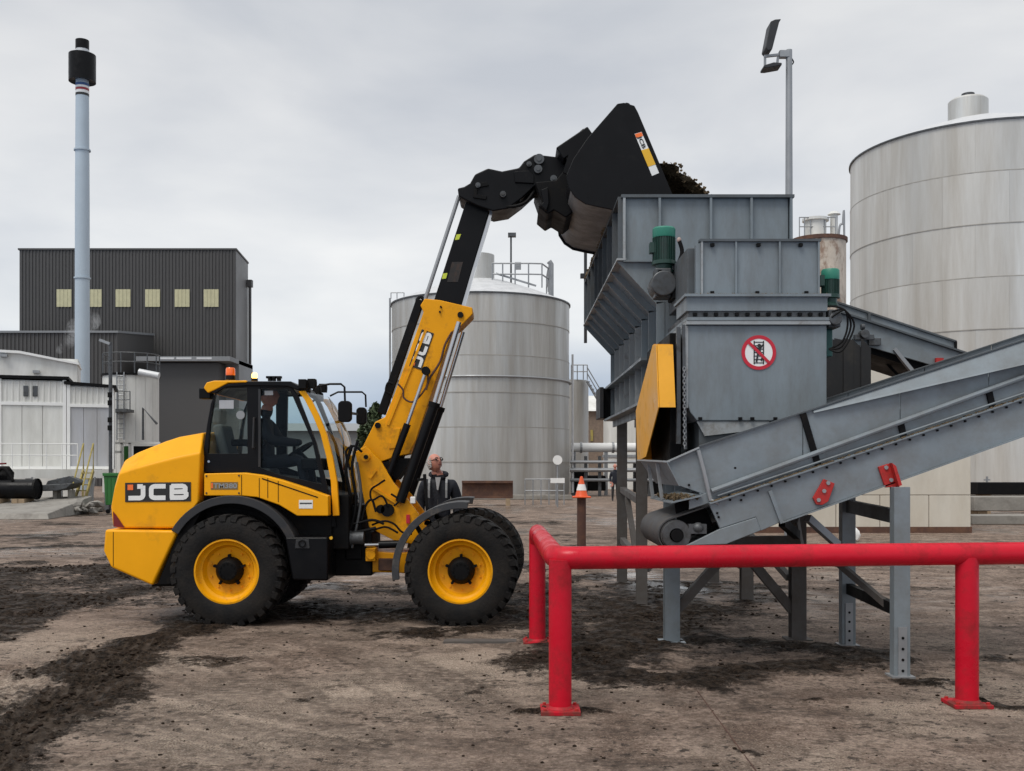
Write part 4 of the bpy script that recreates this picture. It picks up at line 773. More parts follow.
# shredder box in front
YB = 9.36; f9 = .009
def bx9(x): return (x-512)*f9
def bz9(y): return 1.75-(y-466)*f9
ux = [bx9(701.5), bx9(735.5), bx9(779), bx9(818)]; z0, z1 = bz9(296), bz9(242)
for i in range(3): MB().box(ux[i]+.008, ux[i+1]-.008, YB, YB+.01, z0, z1).build('panel', M['grey'], H)
for i, x in enumerate(ux): MB().box(x-.008, x+.008, YB-.03, YB+.02, z0, z1).build('rib', M['greylt'] if i == 0 else M['grey'], H)
MB().box(ux[0]-.02, ux[3]+.02, YB-.035, YB+.06, z1, z1+.022).build('top_rail', M['greydk'], H)
for x in (ux[0], ux[3]-.01): MB().box(x, x+.01, YB+.02, D1-.06, z0, z1).build('side_wall', M['grey'], H)
MB().box(ux[0]-.11, ux[0]-.008, YB+.10, D1-.07, z0, z1-.03).build('bearing_housing', M['greydk'], H, bevel=.01)
MB().box(ux[0]-.05, ux[0]-.009, YB+.0, YB+.07, z0, z1-.02).build('corner_angle', M['grey'], H)
xa, xb = bx9(686), bx9(827)
MB().box(xa, xb, YB-.02, YB+.55, bz9(311.5), z0-.002).build('collar', M['grey'], H, bevel=.006)
MB().box(xa-.02, xb+.02, YB-.06, YB+.58, z0-.012, z0+.012).build('collar_flange', M['grey'], H)
MB().box(xa+.02, xb-.01, YB-.0, D1-.08, bz9(318), bz9(311.6)).build('bolt_strip', M['gunmetal'], H)
MB().box(xa, xb+.02, YB-.05, D1-.08, bz9(321), bz9(318)).build('collar_flange', M['grey'], H); MB().box(xa, xb+.02, YB-.045, D1-.08, bz9(325), bz9(321.3)).build('collar_flange', M['greylt'], H)
b0 = None
for i in range(13):
    q = Vector((xa+.08+i*(xb-xa-.14)/12, YB-.012, bz9(314.6)))
    if b0 is None: b0 = MB().box(q.x-.016, q.x+.016, q.y-.02, q.y+.02, q.z-.014, q.z+.014).build('bolt', M['blackmatt'], H)
    else: inst(b0, 'bolt', H, at=q)
for x in (712, 757, 806): q = Vector((bx9(x), YB-.004, bz9(293))); inst(b0, 'bolt', H, at=q)
for x in (712, 758, 800): q = Vector((bx9(x), YB-.02, bz9(245.5))); inst(b0, 'bolt', H, at=q)
lo = [(xa, bz9(325)), (xb, bz9(325)), (xb, bz9(421)), (bx9(697), bz9(421)), (bx9(690), bz9(412)), (xa, bz9(400))]
lb = MB().prism(lo, YB, D1-.1).build('shredder_box', M['grey'], H, bevel=.012)
MB().box(xa-.012, xa+.018, YB-.012, YB+.0, bz9(408), bz9(326)).build('corner_strip', M['greylt'], H)
for x in (700, 740, 752, 775): q = Vector((bx9(x), YB-.004, bz9(418.8))); inst(b0, 'bolt', H, at=q)
MB().box(bx9(700), bx9(815), YB+.05, D1-.15, bz9(450), bz9(421)-.002).build('discharge_chute', M['greydk'], H)
MB().prism([(bx9(697), bz9(421.3)), (bx9(770), bz9(421.3)), (bx9(765), bz9(429)), (bx9(705), bz9(436))], YB+.015, YB+.03).build('chute_lip', M['greylt'], H)
# left side gear: chains, posts and dark housing
MB().box(1.45, 1.555, YB+.2, D1+.5, 1.80, bz9(330)).build('drive_housing', M['blackmatt'], H, bevel=.01)
mb = MB(); mb.bar((1.50, YB+.02, 3.0), (1.50, YB+.02, 1.95), .035, .05); mb.bar((1.54, YB-.01, 3.02), (1.56, YB-.01, 1.90), .025, .03); mb.build('side_post', M['gunmetal'], H)
c0 = None
for i in range(26):
    q = Vector((1.545+.004*i/26, YB-.035, 2.62-i*.028))
    if c0 is None: c0 = MB().tube([q+Vector((.013*math.cos(t), 0, .021*math.sin(t))) for t in np.linspace(0, 2*math.pi, 8, endpoint=False)], .004, 5, True).build('chain_link', M['galv'], H)
    else: inst(c0, 'chain_link', H, at=q, rot=(0, 0, (i % 2)*1.2))
# no-climbing sign
sx, sz, sr = bx9(758.6), bz9(352.6), .156; sy = YB-.002
def disc(r0, r1, y, name, mt, par, n=40): mb = MB(); mb.lathe([(r0, 0), (r1, 0), (r1, .002), (r0, .002), (r0, 0)] if r0 else [(0, 0), (r1, 0), (r1, .002), (0, .002)], (sx, y, sz), 'Y', n); return mb.build(name, mt, par)
sg = thing('prohibition_sign', 'round red and white no-climbing sign on the grey shredder box', 'sign', (sx, sy-.004, sz))
disc(0, sr*.99, sy-.004, 'sign_disc', M['white'], sg); disc(sr*.80, sr, sy-.007, 'sign_ring', M['signred'], sg)
mb = MB()
for k in (-1, 1): mb.box(sx+k*.042-.005, sx+k*.042+.005, sy-.0075, sy-.006, sz-.105, sz+.105)
for k in range(-3, 4): mb.box(sx-.047, sx+.047, sy-.0072, sy-.0062, sz+k*.031-.004, sz+k*.031+.004)
mb.build('pictogram_grid', M['signblack'], sg)
mb = MB(); mb.lathe([(0, 0), (.017, 0), (.017, .001), (0, .001)], (sx+.004, sy-.0095, sz+.062), 'Y', 14)
for a, b, w in (((.0, .045), (.0, -.01), .036), ((.012, .04), (.042, .075), .014), ((-.012, .038), (-.04, .055), .014), ((-.008, -.01), (-.022, -.085), .016), ((.01, -.005), (.034, -.035), .016), ((.034, -.035), (.022, -.075), .014)):
    mb.bar((sx+a[0], sy-.0095, sz+a[1]), (sx+b[0], sy-.0095, sz+b[1]), .0015, w, (1,0,.3) if abs(a[0]-b[0]) < .02 else (0,0,1))
mb.build('pictogram_figure', M['signblack'], sg)
mb = MB(); d = sr*.84*.7071; mb.bar((sx-d, sy-.012, sz+d), (sx+d, sy-.012, sz-d), .0015, .026, (0,0,1)); mb.build('sign_slash', M['signred'], sg)
# yellow chain guard
gp = [(9.62, 2.87), (9.39, 2.84), (9.24, 2.27), (10.11, 1.84), (10.79, 1.80), (10.93, 2.33)]
cg = MB().prismx(gp, 1.30, 1.310).build('chain_guard', M['guard'], H, bevel=.003)
for i, nm in ((0, 'guard_top'), (1, 'guard_front'), (4, 'guard_back'), (5, 'guard_back')):
    (ya, za), (yb2, zb2) = gp[i], gp[(i+1) % 6]; n_ = Vector((0, zb2-za, ya-yb2)).normalized()*.008
    MB().hexa([Vector((1.311, ya, za)), Vector((1.452, ya, za)), Vector((1.452, yb2, zb2)), Vector((1.311, yb2, zb2)), Vector((1.311, ya, za))+n_, Vector((1.452, ya, za))+n_, Vector((1.452, yb2, zb2))+n_, Vector((1.311, yb2, zb2))+n_]).build(nm, M['guard'], cg)
# geared motors
def motor(x, y, zt, zb, r, full=True):
    mb = MB(); mb.lathe([(0, zt), (r*.9, zt), (r, zt-.015), (r, zt-.09), (r*.96, zt-.10)], (x, y, 0), 'Z', 24); m = mb.build('motor_cowl', M['greenlt'], H, smooth=True)
    mb = MB(); mb.lathe([(r*.88, zt-.09), (r*.88, zb)], (x, y, 0), 'Z', 24)
    for k in range(28): t = 2*math.pi*k/28; d = Vector((math.cos(t), math.sin(t), 0)); mb.bar(Vector((x, y, zt-.10))+d*r*.93, Vector((x, y, zb+.02))+d*r*.93, r*.05, r*.14, d)
    mb.box(x-r*1.25, x-r*.7, y-.05, y+.05, zb+.1, zb+.2); mb.build('motor_body', M['green'], H)
    mb = MB(); mb.lathe([(0, zb+.02), (r*1.05, zb+.02), (r*1.05, zb-.015), (r*.75, zb-.02), (r*.7, zb-.06), (r*.85, zb-.07), (r*.85, zb-.09), (0, zb-.09)], (x, y, 0), 'Z', 24); mb.build('motor_flange', M['green'], H, smooth=True)
    return m
motor(1.50, 10.27, 4.10, 3.75, .113); gx = 1.50
mb = MB(); mb.box(gx-.10, gx+.06, 10.17, 10.37, 3.40, 3.69); mb.cyl((gx-.02, 10.12, 3.53), (gx-.02, 10.42, 3.53), .125, 20); mb.build('gearbox', M['gunmetal'], H, bevel=.015)
mb = MB(); mb.box(gx+.06, gx+.30, 10.14, 10.42, 3.38, 3.58); mb.cyl((gx+.06, 10.28, 3.52), (gx+.24, 10.28, 3.52), .10, 16); mb.build('shaft_housing', M['blackmatt'], H, bevel=.012)
for k in range(5): q = Vector((gx-.055, 10.165, 3.43+.055*k)); inst(b0, 'bolt', H, at=q)
q = P(679, 240, 10.1); mb = MB(); mb.ball(q, .022, .022, .028); mb.build('grease_cup', mat('pink_cap', (.36, .26, .23), .5), H, smooth=True)
MB().tube(curve([q, q+Vector((.03,0,-.12)), q+Vector((-.01,0,-.26)), q+Vector((.02,0,-.4))], 5), .02, 8).build('cable', M['blackmatt'], H, smooth=True)
motor(3.03, 9.9, 3.62, 3.36, .085)
for k in range(3): MB().tube(curve([Vector((2.86, 9.3, 3.08+.05*k)), Vector((2.97, 9.28, 3.14)), Vector((3.0+.03*k, 9.3, 3.0)), Vector((2.95, 9.3, 2.86-.04*k)), Vector((2.85, 9.35, 2.80))], 6), .009, 6).build('cable', M['blackmatt'], H, smooth=True)
mb = MB(); mb.box(2.85, 2.96, 9.36, 9.7, 3.0, 3.16); mb.cyl((2.9, 9.3, 3.07), (2.9, 9.7, 3.07), .06, 12); mb.build('bearing_block', M['gunmetal'], H, bevel=.01)
MB().box(2.86, 2.93, 9.5, 9.9, 2.75, 3.0).build('terminal_box', mat('teal_box', (.02, .10, .09), .5), H, bevel=.01)
# loose rod hanging beside the far end of the hopper
rp = thing('level_probe', 'thin dark vertical rod hanging left of the hopper end', 'rod', P(585.5, 343, 16.3))
MB().cyl(P(585.5, 246, 16.3), P(585.5, 343, 16.3), .025, 8).build('rod', M['dkgrey'], rp); q = P(588, 276, 16.3); MB().box(q.x-.12, q.x+.16, q.y-.04, q.y+.04, q.z-.035, q.z+.035).build('clamp', M['dkgrey'], rp)
MB().bar(q, Vector((XL+.1, D2, q.z-.2)), .04, .04).build('stay', M['dkgrey'], rp)

# ---------------------------------------------------------------- lower conveyor
C = thing('inclined_conveyor', 'long grey belt conveyor rising to the right in front of the shredder', 'conveyor', (2.5, 9.4, 0))
DC, DF = 8.70, 10.06
def cz(x, kind):
    return {'top': 413.5-.328*(x-800), 'pipe': 459-.366*(x-800), 'st': 473-.335*(x-800), 'bot': 522.6-.3566*(x-780)}[kind]
XE = 1130
def strip(k0, k1, xa, xb, y0, y1, name, mt, par=C, d0=0, d1=0, bev=.004):
    return MB().prism(XZ([(xa, cz(xa, k0)+d0), (xb, cz(xb, k0)+d0), (xb, cz(xb, k1)+d1), (xa, cz(xa, k1)+d1)], DC), y0, y1).build(name, mt, par, bevel=bev)
for y0 in (DC, DF):
    MB().prism(XZ([(709, cz(709, 'st')), (XE, cz(XE, 'st')), (XE, cz(XE, 'bot')), (780, 522.5), (760.6, 531), (756, 517), (720, 528.5)], DC), y0, y0+.04).build('stringer', M['conv'], C, bevel=.006)
    MB().bar(P(709, cz(709, 'st'), DC)+Vector((0, y0-DC-.005, 0)), P(XE, cz(XE, 'st'), DC)+Vector((0, y0-DC-.005, 0)), .07, .012, (0,0,1)).build('stringer_flange', M['conv'], C)
    MB().bar(P(782, 522.4, DC)+Vector((0, y0-DC+.0, 0)), P(XE, cz(XE, 'bot'), DC)+Vector((0, y0-DC+.0, 0)), .06, .010, (0,0,1)).build('stringer_flange', M['conv'], C)
    MB().prism(XZ([(686, 545.5), (720, 528.8), (756, 517.3), (760.5, 530.5), (726, 544)], DC), y0-.012, y0+.03).build('tail_plate', M['conv'], C, bevel=.006)
    MB().bar(P(769.4, 490.6, DC)+Vector((0, y0-DC-.012, 0)), P(781.5, 523, DC)+Vector((0, y0-DC-.012, 0)), .03, .03).build('joint_flange', M['conv'], C)
    # recessed strip between skirt and stringer
    strip('pipe', 'st', 690, XE, y0+.045, y0+.055, 'side_strip', M['conv'])
    MB().tube([P(x, cz(x, 'pipe'), DC)+Vector((0, y0-DC+.01, 0)) for x in (712, 900, XE)], .022, 8).build('side_pipe', M['conv'], C, smooth=True)
    MB().tube([P(x, cz(x, 'st')-4.5, DC)+Vector((0, y0-DC+.02, 0)) for x in (718, 900, XE)], .010, 6).build('conduit', M['conv'], C, smooth=True)
    for a, b in ((700.5, 805), (805, 903), (903, 992), (992, 1070), (1070, XE)): strip('top', 'pipe', a+.4, b-.4, y0+.06, y0+.075, 'skirt_panel', M['conv'])
    MB().bar(P(700, cz(700, 'top'), DC)+Vector((0, y0-DC+.06, 0)), P(XE, cz(XE, 'top'), DC)+Vector((0, y0-DC+.06, 0)), .05, .012).build('skirt_rim', M['greydk'], C)
for xa, xb, k0, k1 in ((804, 819, 'top', 'st'), (902, 905, 'pipe', 'st'), (990.5, 994, 'pipe', 'st'), (1069, 1072, 'pipe', 'st')):
    MB().bar(P(xa, cz(xa, k0)+1, DC)+Vector((0, .035, 0)), P(xb, cz(xb, k1)-2, DC)+Vector((0, .035, 0)), .05, .03, (0,1,0)).build('rib', M['blackmatt'], C)
# leaning upper cover plate on the near skirt
q = [P(815, cz(815, 'top')+1, DC), P(XE, cz(XE, 'top')+1, DC), P(XE, cz(XE, 'top')+35, DC), P(815, cz(815, 'top')+4, DC)]
MB().hexa([q[0]+Vector((0,.05,0)), q[1]+Vector((0,.05,0)), q[2]+Vector((0,-.09,0)), q[3]+Vector((0,.03,0)), q[0]+Vector((0,.058,0)), q[1]+Vector((0,.058,0)), q[2]+Vector((0,-.08,0)), q[3]+Vector((0,.04,0))]).build('cover_plate', M['conv'], C)
for i, x in enumerate(np.linspace(730, 1020, 22)):
    q = P(x, cz(x, 'st')+3.4, DC)+Vector((0, -.006, 0))
    if i == 0: cb = MB().cyl(q+Vector((0,-.008,0)), q+Vector((0,.01,0)), .010, 6).build('bolt', M['blackmatt'], C)
    else: inst(cb, 'bolt', C, at=q)
for x, y in ((717, 513), (718.5, 517), (741, 500), (729, 495), (735, 468), (690, 485)): inst(cb, 'bolt', C, at=P(x, y, DC)+Vector((0, -.006 if x > 700 else .05, 0)))
# feed end: flared skirt, tray, pulley, belt
MB().prism(XZ([(667, 462.5), (700.5, 446.5), (712, 490), (707, 495), (678, 485)], DC), DC+.058, DC+.07).build('feed_plate', M['conv'], C, bevel=.004)
MB().bar(P(666.5, 462.3, DC)+Vector((0,.05,0)), P(700, 447.5, DC)+Vector((0,.05,0)), .05, .012).build('skirt_rim', M['greylt'], C)
MB().add([P(666.5, 462, DC), P(679, 486, DC), P(679, 486, DC)+Vector((0, 1.4, 0)), P(666.5, 462, DC)+Vector((-.05, 1.4, .02)), P(667.5, 462, DC), P(680, 486, DC), P(680, 486, DC)+Vector((0, 1.4, 0)), P(667.5, 462, DC)+Vector((-.05, 1.4, .02))], [(0,1,2,3), (7,6,5,4), (0,4,5,1), (1,5,6,2), (2,6,7,3), (3,7,4,0)]).build('feed_end_plate', M['conv'], C)
MB().bar(P(666.5, 461.6, DC), P(666.5, 461.6, DC)+Vector((-.05, 1.4, .02)), .06, .012).build('skirt_rim', M['greylt'], C)
MB().hexa([P(671, 503.5, DC), P(702, 496.5, DC), P(702, 496.5, DC)+Vector((0,1.3,0)), P(671, 503.5, DC)+Vector((0,1.3,0)), P(671, 502, DC), P(702, 495, DC), P(702, 495, DC)+Vector((0,1.3,0)), P(671, 502, DC)+Vector((0,1.3,0))]).build('feed_tray', M['conv'], C)
for k in (.5, 1.1): MB().bar(P(668, 463, DC)+Vector((-.02, k, 0)), P(673, 501, DC)+Vector((-.02, k, 0)), .03, .03).build('tray_stay', M['greylt'], C)
MB().tube([P(699, 450, DC)+Vector((0,.03,0)), P(704, 470, DC)+Vector((0,.02,0)), P(711, 500, DC)+Vector((0,.02,0)), P(719, 503.5, DC)+Vector((0,.0,0))], .018, 8).build('edge_pipe', M['galv'], C, smooth=True)
pc = P(677, 535.5, DC); dirb = (P(XE, cz(XE, 'st')+8, DC)-P(709, cz(709, 'st')+8, DC)).normalized()
drum = MB().cyl(pc+Vector((0,.06,0)), pc+Vector((0,1.30,0)), .128, 28).build('tail_pulley', M['belt'], C, smooth=True)
MB().lathe([(.06, -.03), (.118, -.03), (.122, .0), (.122, .03), (.10, .03), (.09, .01), (.06, .01)], pc+Vector((0,.05,0)), 'Y', 24).build('pulley_end', M['gunmetal'], drum, smooth=True)
MB().cyl(pc+Vector((0,-.02,0)), pc+Vector((0,1.4,0)), .05, 14).build('pulley_shaft', M['blackmatt'], drum, smooth=True)
nb = Vector((-dirb.z, 0, dirb.x)); r = .136
secs = []
pathb = [pc+dirb*4.9+nb*r]+[pc+nb*r*math.cos(t)-dirb*r*math.sin(t) for t in np.linspace(0, math.pi, 14)]+[pc+dirb*4.9-nb*r]
MB().loft([[p+Vector((0,.08,0)), p+Vector((0,1.28,0)), p+(p-pc).normalized()*.012+Vector((0,1.28,0)), p+(p-pc).normalized()*.012+Vector((0,.08,0))] for p in pathb]).build('belt', M['belt'], C, smooth=True)
q = P(699, 528, DC); mb = MB(); mb.ball(q+Vector((0,.05,0)), .05, .05, .045); mb.box(q.x-.08, q.x+.07, q.y+.03, q.y+.10, q.z-.05, q.z+.03); mb.build('take_up_bearing', M['gunmetal'], C, smooth=True)
MB().prism(XZ([(680, 505), (702, 497), (714, 512), (720, 528), (690, 541), (684, 530)], DC), DC+.30, DC+.31).build('opening_shade', M['blackmatt'], C)  # black sheet painting the dark inside of the tail opening
# crumbs lying on the conveyor ledges and the hopper flange
mb = MB()
for _ in range(700):
    x = 712+(1030-712)*random.random()**1.6; mb.blob(P(x, cz(x, 'st')-1.0, DC)+Vector((0, random.uniform(-.035, .04), 0)), random.uniform(.003, .011), 1, .4, (1.4, 1, .7))
for _ in range(320): mb.blob(P(random.uniform(672, 700), 499, DC)+Vector((0, random.uniform(.02, .9), random.uniform(-.01, .02))), random.uniform(.004, .018), 1, .4)
for _ in range(260): mb.blob((random.uniform(1.57, 2.84), 9.36-random.uniform(.0, .055), 3.292), random.uniform(.002, .008), 1, .4)
mb.build('spilled_crumbs', M['mulch'], None, kind='stuff', label='brown mulch crumbs lying on the conveyor ledges and feed tray')
# supports
def supp(x, y, z1, mt):
    mb = MB(); w = .066; mb.box(x-w, x+w, y-.008, y, 0, z1); mb.box(x-w, x-w+.012, y, y+.10, 0, z1); mb.box(x+w-.012, x+w, y, y+.10, 0, z1); o = mb.build('leg', mt, C, bevel=.003)
    MB().box(x-w-.03, x+w+.03, y-.05, y+.13, .0, .016).build('base_plate', M['galv'], o)
    MB().box(x-w*.55, x+w*.55, y-.020, y-.0085, .01, .42).build('foot_plate', M['galv'], o)
    for k in range(4): MB().cyl((x, y-.024, .06+.09*k), (x, y-.018, .06+.09*k), .012, 8).build('bolt', M['blackmatt'], o)
    return o
l1 = supp(3.225, 8.60, PZ(487, 8.6), M['conv']); l2 = supp(3.27, 10.10, 1.9, M['conv'])
MB().bar((3.25, 8.68, 1.32), (3.27, 10.08, 1.36), .06, .12).build('brace', M['greydk'], C); MB().bar((3.24, 8.68, .54), (3.27, 10.08, .56), .06, .10).build('brace', M['blackmatt'], C)
hleg(2.72, 8.9, 0, M['legbrown'], C, .02) if False else None
MB().bar(P(797, 548, 10.2), P(792, 520, 10.0), .12, .10).build('hanger', M['legbrown'], C); MB().bar(P(808, 518, 9.6), P(838, 545, 9.9), .05, .07).build('brace', M['galv'], C); MB().bar(P(782, 522, 9.4), P(797, 535, 9.9), .06, .08).build('brace', M['blackmatt'], C)
MB().bar(P(826, 553, 10.0), P(893, 610, 8.9), .04, .06).build('brace', M['legbrown'], C)
# red painted brackets
for poly in ([(823.6, 479), (834.5, 483.5), (828, 501.5), (822, 505), (816, 504.5), (812.7, 498)], [(878, 467), (889, 463.5), (892, 469), (899.5, 487), (885, 487.5)]):
    br = MB().prism(XZ(poly, DC-.02), DC-.03, DC-.002).build('red_bracket', M['redmark'], C, bevel=.004)
    cx = sum(p[0] for p in poly)/len(poly)
    for k, (bx, by) in enumerate(((828, 483), (824, 491), (818.5, 500)) if cx < 850 else ((886, 467.5), (891, 480))): q = P(bx, by, DC-.03); MB().cyl(q+Vector((0,-.012,0)), q+Vector((0,.01,0)), .017, 8).build('bolt', M['reflect'], br)
MB().prism(XZ([(889, 463), (893, 466), (899, 485), (896, 486)], DC-.03), DC-.10, DC-.031).build('red_bracket', M['redmark'], C)

# ---------------------------------------------------------------- upper conveyor behind
U = thing('discharge_conveyor', 'smaller grey conveyor sloping down right from the shredder behind the long conveyor', 'conveyor', (4.4, 12, 0))
DU = 11.7
def uy(x): return 302+(x-839)*.3305
for y0 in (DU, DU+1.1):
    MB().prism(XZ([(833, 312), (839, 311.5), (1000, uy(1000)+9.5), (1000, uy(1000)+30), (872, 347.5), (832, 340)], DU), y0, y0+.03).build('stringer', M['conv'], U, bevel=.005)
    MB().prism(XZ([(839, 302), (957, 341), (957, 350), (839, 311)], DU), y0+.05, y0+.065).build('skirt_panel', M['conv'], U)
    MB().bar(P(838, 301.6, DU)+Vector((0,y0-DU+.05,0)), P(957.5, 341, DU)+Vector((0,y0-DU+.05,0)), .05, .02).build('skirt_rim', M['greydk'], U)
    MB().bar(P(838, 311.8, DU)+Vector((0,y0-DU-.01,0)), P(1000, uy(1000)+9.5, DU)+Vector((0,y0-DU-.01,0)), .08, .02).build('stringer_flange', M['greydk'], U)
MB().bar(P(870, 313, DU)+Vector((0,.03,0)), P(870, 321, DU)+Vector((0,.03,0)), .03, .03).build('rib', M['greydk'], U); MB().box(PX(956, DU), PX(958, DU), DU+.02, DU+1.1, PZ(350, DU), PZ(341, DU)).build('end_rib', M['blackmatt'], U)
MB().prism(XZ([(872, 345), (940, 366), (930, 371), (872, 352)], DU), DU+.1, DU+1.0).build('return_belt', M['blackmatt'], U)
mb = MB(); q = P(862, 335, DU); mb.cyl(q+Vector((0,-.12,0)), q+Vector((0,.02,0)), .05, 12); mb.box(q.x-.10, q.x+.12, q.y-.06, q.y, q.z-.06, q.z+.0); mb.box(q.x+.06, q.x+.20, q.y-.05, q.y, q.z-.12, q.z-.04); mb.cyl(q+Vector((-.04,-.08,.08)), q+Vector((.0,-.08,.08)), .035, 10); mb.build('tensioner', M['gunmetal'], U, bevel=.006)
MB().bar(P(894, 349, DU), P(916, 376, DU), .06, .04).build('stay', M['galv'], U); MB().bar(P(876, 352, DU+.4), P(902, 380, DU+.4), .03, .03).build('stay', M['blackmatt'], U)
q = P(939, 362, DU-.03); MB().box(q.x-.04, q.x+.045, q.y-.02, q.y+.02, q.z-.045, q.z+.045).build('red_bracket', M['redmark'], U)
# rubber curtain, in hanging strips with a slight fold
x0 = PX(826, 11.2); x1 = PX(870, 11.2); n = 5
for i in range(n):
    a = x0+(x1-x0)*i/n; b = x0+(x1-x0)*(i+1)/n; y = 11.2+.012*(i % 2)
    MB().prism([(a, PZ(338, 11.2)), (b+.01, PZ(340 if i < 3 else 348, 11.2)), (b+.012, 2.2), (a, 2.2)], y, y+.01).build('rubber_strip', M['curtain'], U)
MB().box(x0, x1, 11.25, 12.3, 2.2, PZ(349, 11.25)).build('chute_box', M['curtain'], U)
MB().bar((PX(980, DU), DU+.3, 0), (PX(985, DU), DU+.3, 2.5), .1, .1).build('leg', M['conv'], U) if False else None
MB().bar((4.0, 12.1, 0), (4.0, 12.1, 2.4), .12, .12).build('leg', M['legbrown'], U) if False else None

# ---------------------------------------------------------------- red barrier
B = thing('pipe_barrier', 'bright red steel pipe barrier rail in the foreground', 'barrier', (1.8, 7.4, 0))
r = .082; zb = 1.095
pA, pB, pC = Vector((.25, 10.28, zb)), Vector((.313, 7.40, zb)), Vector((4.8, 7.70, zb+.02))
dA = (pA-pB).normalized(); dC = (pC-pB).normalized()
cor = [pB+dA*.16*(1-t)**2+dC*.16*t**2 for t in np.linspace(0, 1, 8)]
MB().tube([pA-Vector((0,0,.09))]+[pA+dA*0+Vector((0,-.09*math.sin(t)*1, -.09*(1-math.sin(t)))) for t in np.linspace(.2, math.pi/2, 6)]+[pA-dA*.4]+cor+[pB+dC*1.5, pB+dC*3, pC], r, 24).build('rail', M['red'], B, smooth=True)
for q, z in ((pB+dA*.0+dC*.03, zb), (pA, zb-.08), (Vector((3.325, 7.60, zb)), zb)):
    po = MB().cyl((q.x, q.y, .0), (q.x, q.y, z-.01), r*.99, 24).build('post', M['red'], B, smooth=True)
    MB().box(q.x-.14, q.x+.14, q.y-.13, q.y+.13, .0, .03).build('base_plate', M['redmud'], po, bevel=.005)
    MB().lathe([(r, .031), (r+.018, .031), (r, .05)], (q.x, q.y, 0), 'Z', 20).build('weld_bead', M['redmud'], po, smooth=True)
    for sx_ in (-1, 1):
        for sy_ in (-1, 1): MB().cyl((q.x+sx_*.11, q.y+sy_*.10, .03), (q.x+sx_*.11, q.y+sy_*.10, .045), .014, 6).build('anchor_bolt', M['redmark'], po)

# ---------------------------------------------------------------- people
def human(name, label, base, J, rad, edges, head, hdir, hands, mats, yaw=0, tilt=0, extra=None):
    """J joint dict (local metres), edges list, head centre; one continuous skinned mesh plus face in the same mesh"""
    keys = list(J); me = bpy.data.meshes.new(name); me.from_pydata([J[k] for k in keys], [(keys.index(a), keys.index(b)) for a, b in edges], [])
    o = bpy.data.objects.new(name, me); COL.objects.link(o); sk = o.modifiers.new('skin', 'SKIN'); sk.use_smooth_shade = True; sk.branch_smoothing = .6
    me.update(); lay = me.skin_vertices[0].data if me.skin_vertices else None
    if lay is None:
        bm = bmesh.new(); bm.from_mesh(me); l = bm.verts.layers.skin.verify(); bm.to_mesh(me); bm.free(); lay = me.skin_vertices[0].data
    for i, k in enumerate(keys): lay[i].radius = rad[k] if isinstance(rad[k], tuple) else (rad[k], rad[k]); lay[i].use_root = (k == 'pelvis')
    su = o.modifiers.new('sub', 'SUBSURF'); su.levels = 2; su.render_levels = 2
    bpy.context.view_layer.update(); dg = bpy.context.evaluated_depsgraph_get(); ev = o.evaluated_get(dg); m2 = bpy.data.meshes.new_from_object(ev)
    mb = MB(); vs = [v.co.copy() for v in m2.vertices]
    def which(c):
        for h in hands:
            if (c-Vector(h)).length < .13: return 0
        if c.z > head[2]-.16 and (c-Vector(head)).length < .19 and c.z > J['neck'][2]-.005: return 0
        return 2 if c.z < J['pelvis'][2]-.06 else 1
    for p in m2.polygons: mb.m.append(which(p.center)); mb.f.append(tuple(p.vertices))
    mb.v = vs; bpy.data.objects.remove(o); bpy.data.meshes.remove(m2)
    # head with nose, brow, chin, ears; local +x = forward of face
    bm = bmesh.new(); bmesh.ops.create_uvsphere(bm, u_segments=28, v_segments=20, radius=1); hv = []
    fr = Matrix.Rotation(hdir, 3, 'Z') @ Matrix.Rotation(-tilt, 3, 'Y')
    for v in bm.verts:
        x, y, z = v.co; X, Y_, Z_ = x*.108, y*.088, z*.128
        if z < 0: X *= 1-.10*(-z); Y_ *= 1-.30*(-z)
        if x > .55:
            X += .022*math.exp(-((y/.16)**2+((z+.10)/.20)**2)); X -= .010*math.exp(-(((abs(y)-.40)/.18)**2+((z-.06)/.12)**2)); X += .006*math.exp(-((z-.26)/.10)**2)
            X -= .006*math.exp(-((y/.3)**2+((z+.42)/.05)**2)); X += .010*math.exp(-((y/.3)**2+((z+.72)/.14)**2))
        hv.append(Vector(head)+fr @ Vector((X, Y_, Z_)))
    bm.verts.ensure_lookup_table(); mb.add(hv, [tuple(v.index for v in f.verts) for f in bm.faces], 0); bm.free()
    for s in (-1, 1):
        c = Vector(head)+fr @ Vector((-.005, s*.090, -.002)); b0_ = len(mb.v); mb.ball((0,0,0), .022, .012, .036, 10, 0)
        for i in range(b0_, len(mb.v)): mb.v[i] = c+fr @ mb.v[i]
    # five fingers per hand
    for h, (d, sd) in zip(hands, [((0,0,-1), (1,0,0))]*len(hands)):
        h = Vector(h); D_ = Vector(d); S_ = Vector(sd)
        for k, (off, ln) in enumerate(((-.03, .065), (-.01, .078), (.011, .073), (.03, .058))):
            p = h+S_*off+D_*.05; mb.tube([p, p+D_*ln*.5+Vector((0,-.008,0)), p+D_*ln+Vector((0,-.022,0))], [.0095, .009, .007], 6, mi=0)
        p = h+S_*.035; mb.tube([p, p+S_*.022+D_*.03, p+S_*.022+D_*.06], [.011, .010, .008], 6, mi=0)
    B_ = Vector(base); ry = Matrix.Rotation(yaw, 3, 'Z'); mb.v = [B_+ry @ v for v in mb.v]
    root = thing(name, label, 'person', B_); mb.build('body', mats, root, smooth=True, angle=80)
    def T(v): return B_+ry @ (Vector(head)+fr @ Vector(v))
    return root, T, (lambda v: B_+ry @ (Vector(v)*(J['chest'][2]/1.33 if J['chest'][2] > 1 else 1)))
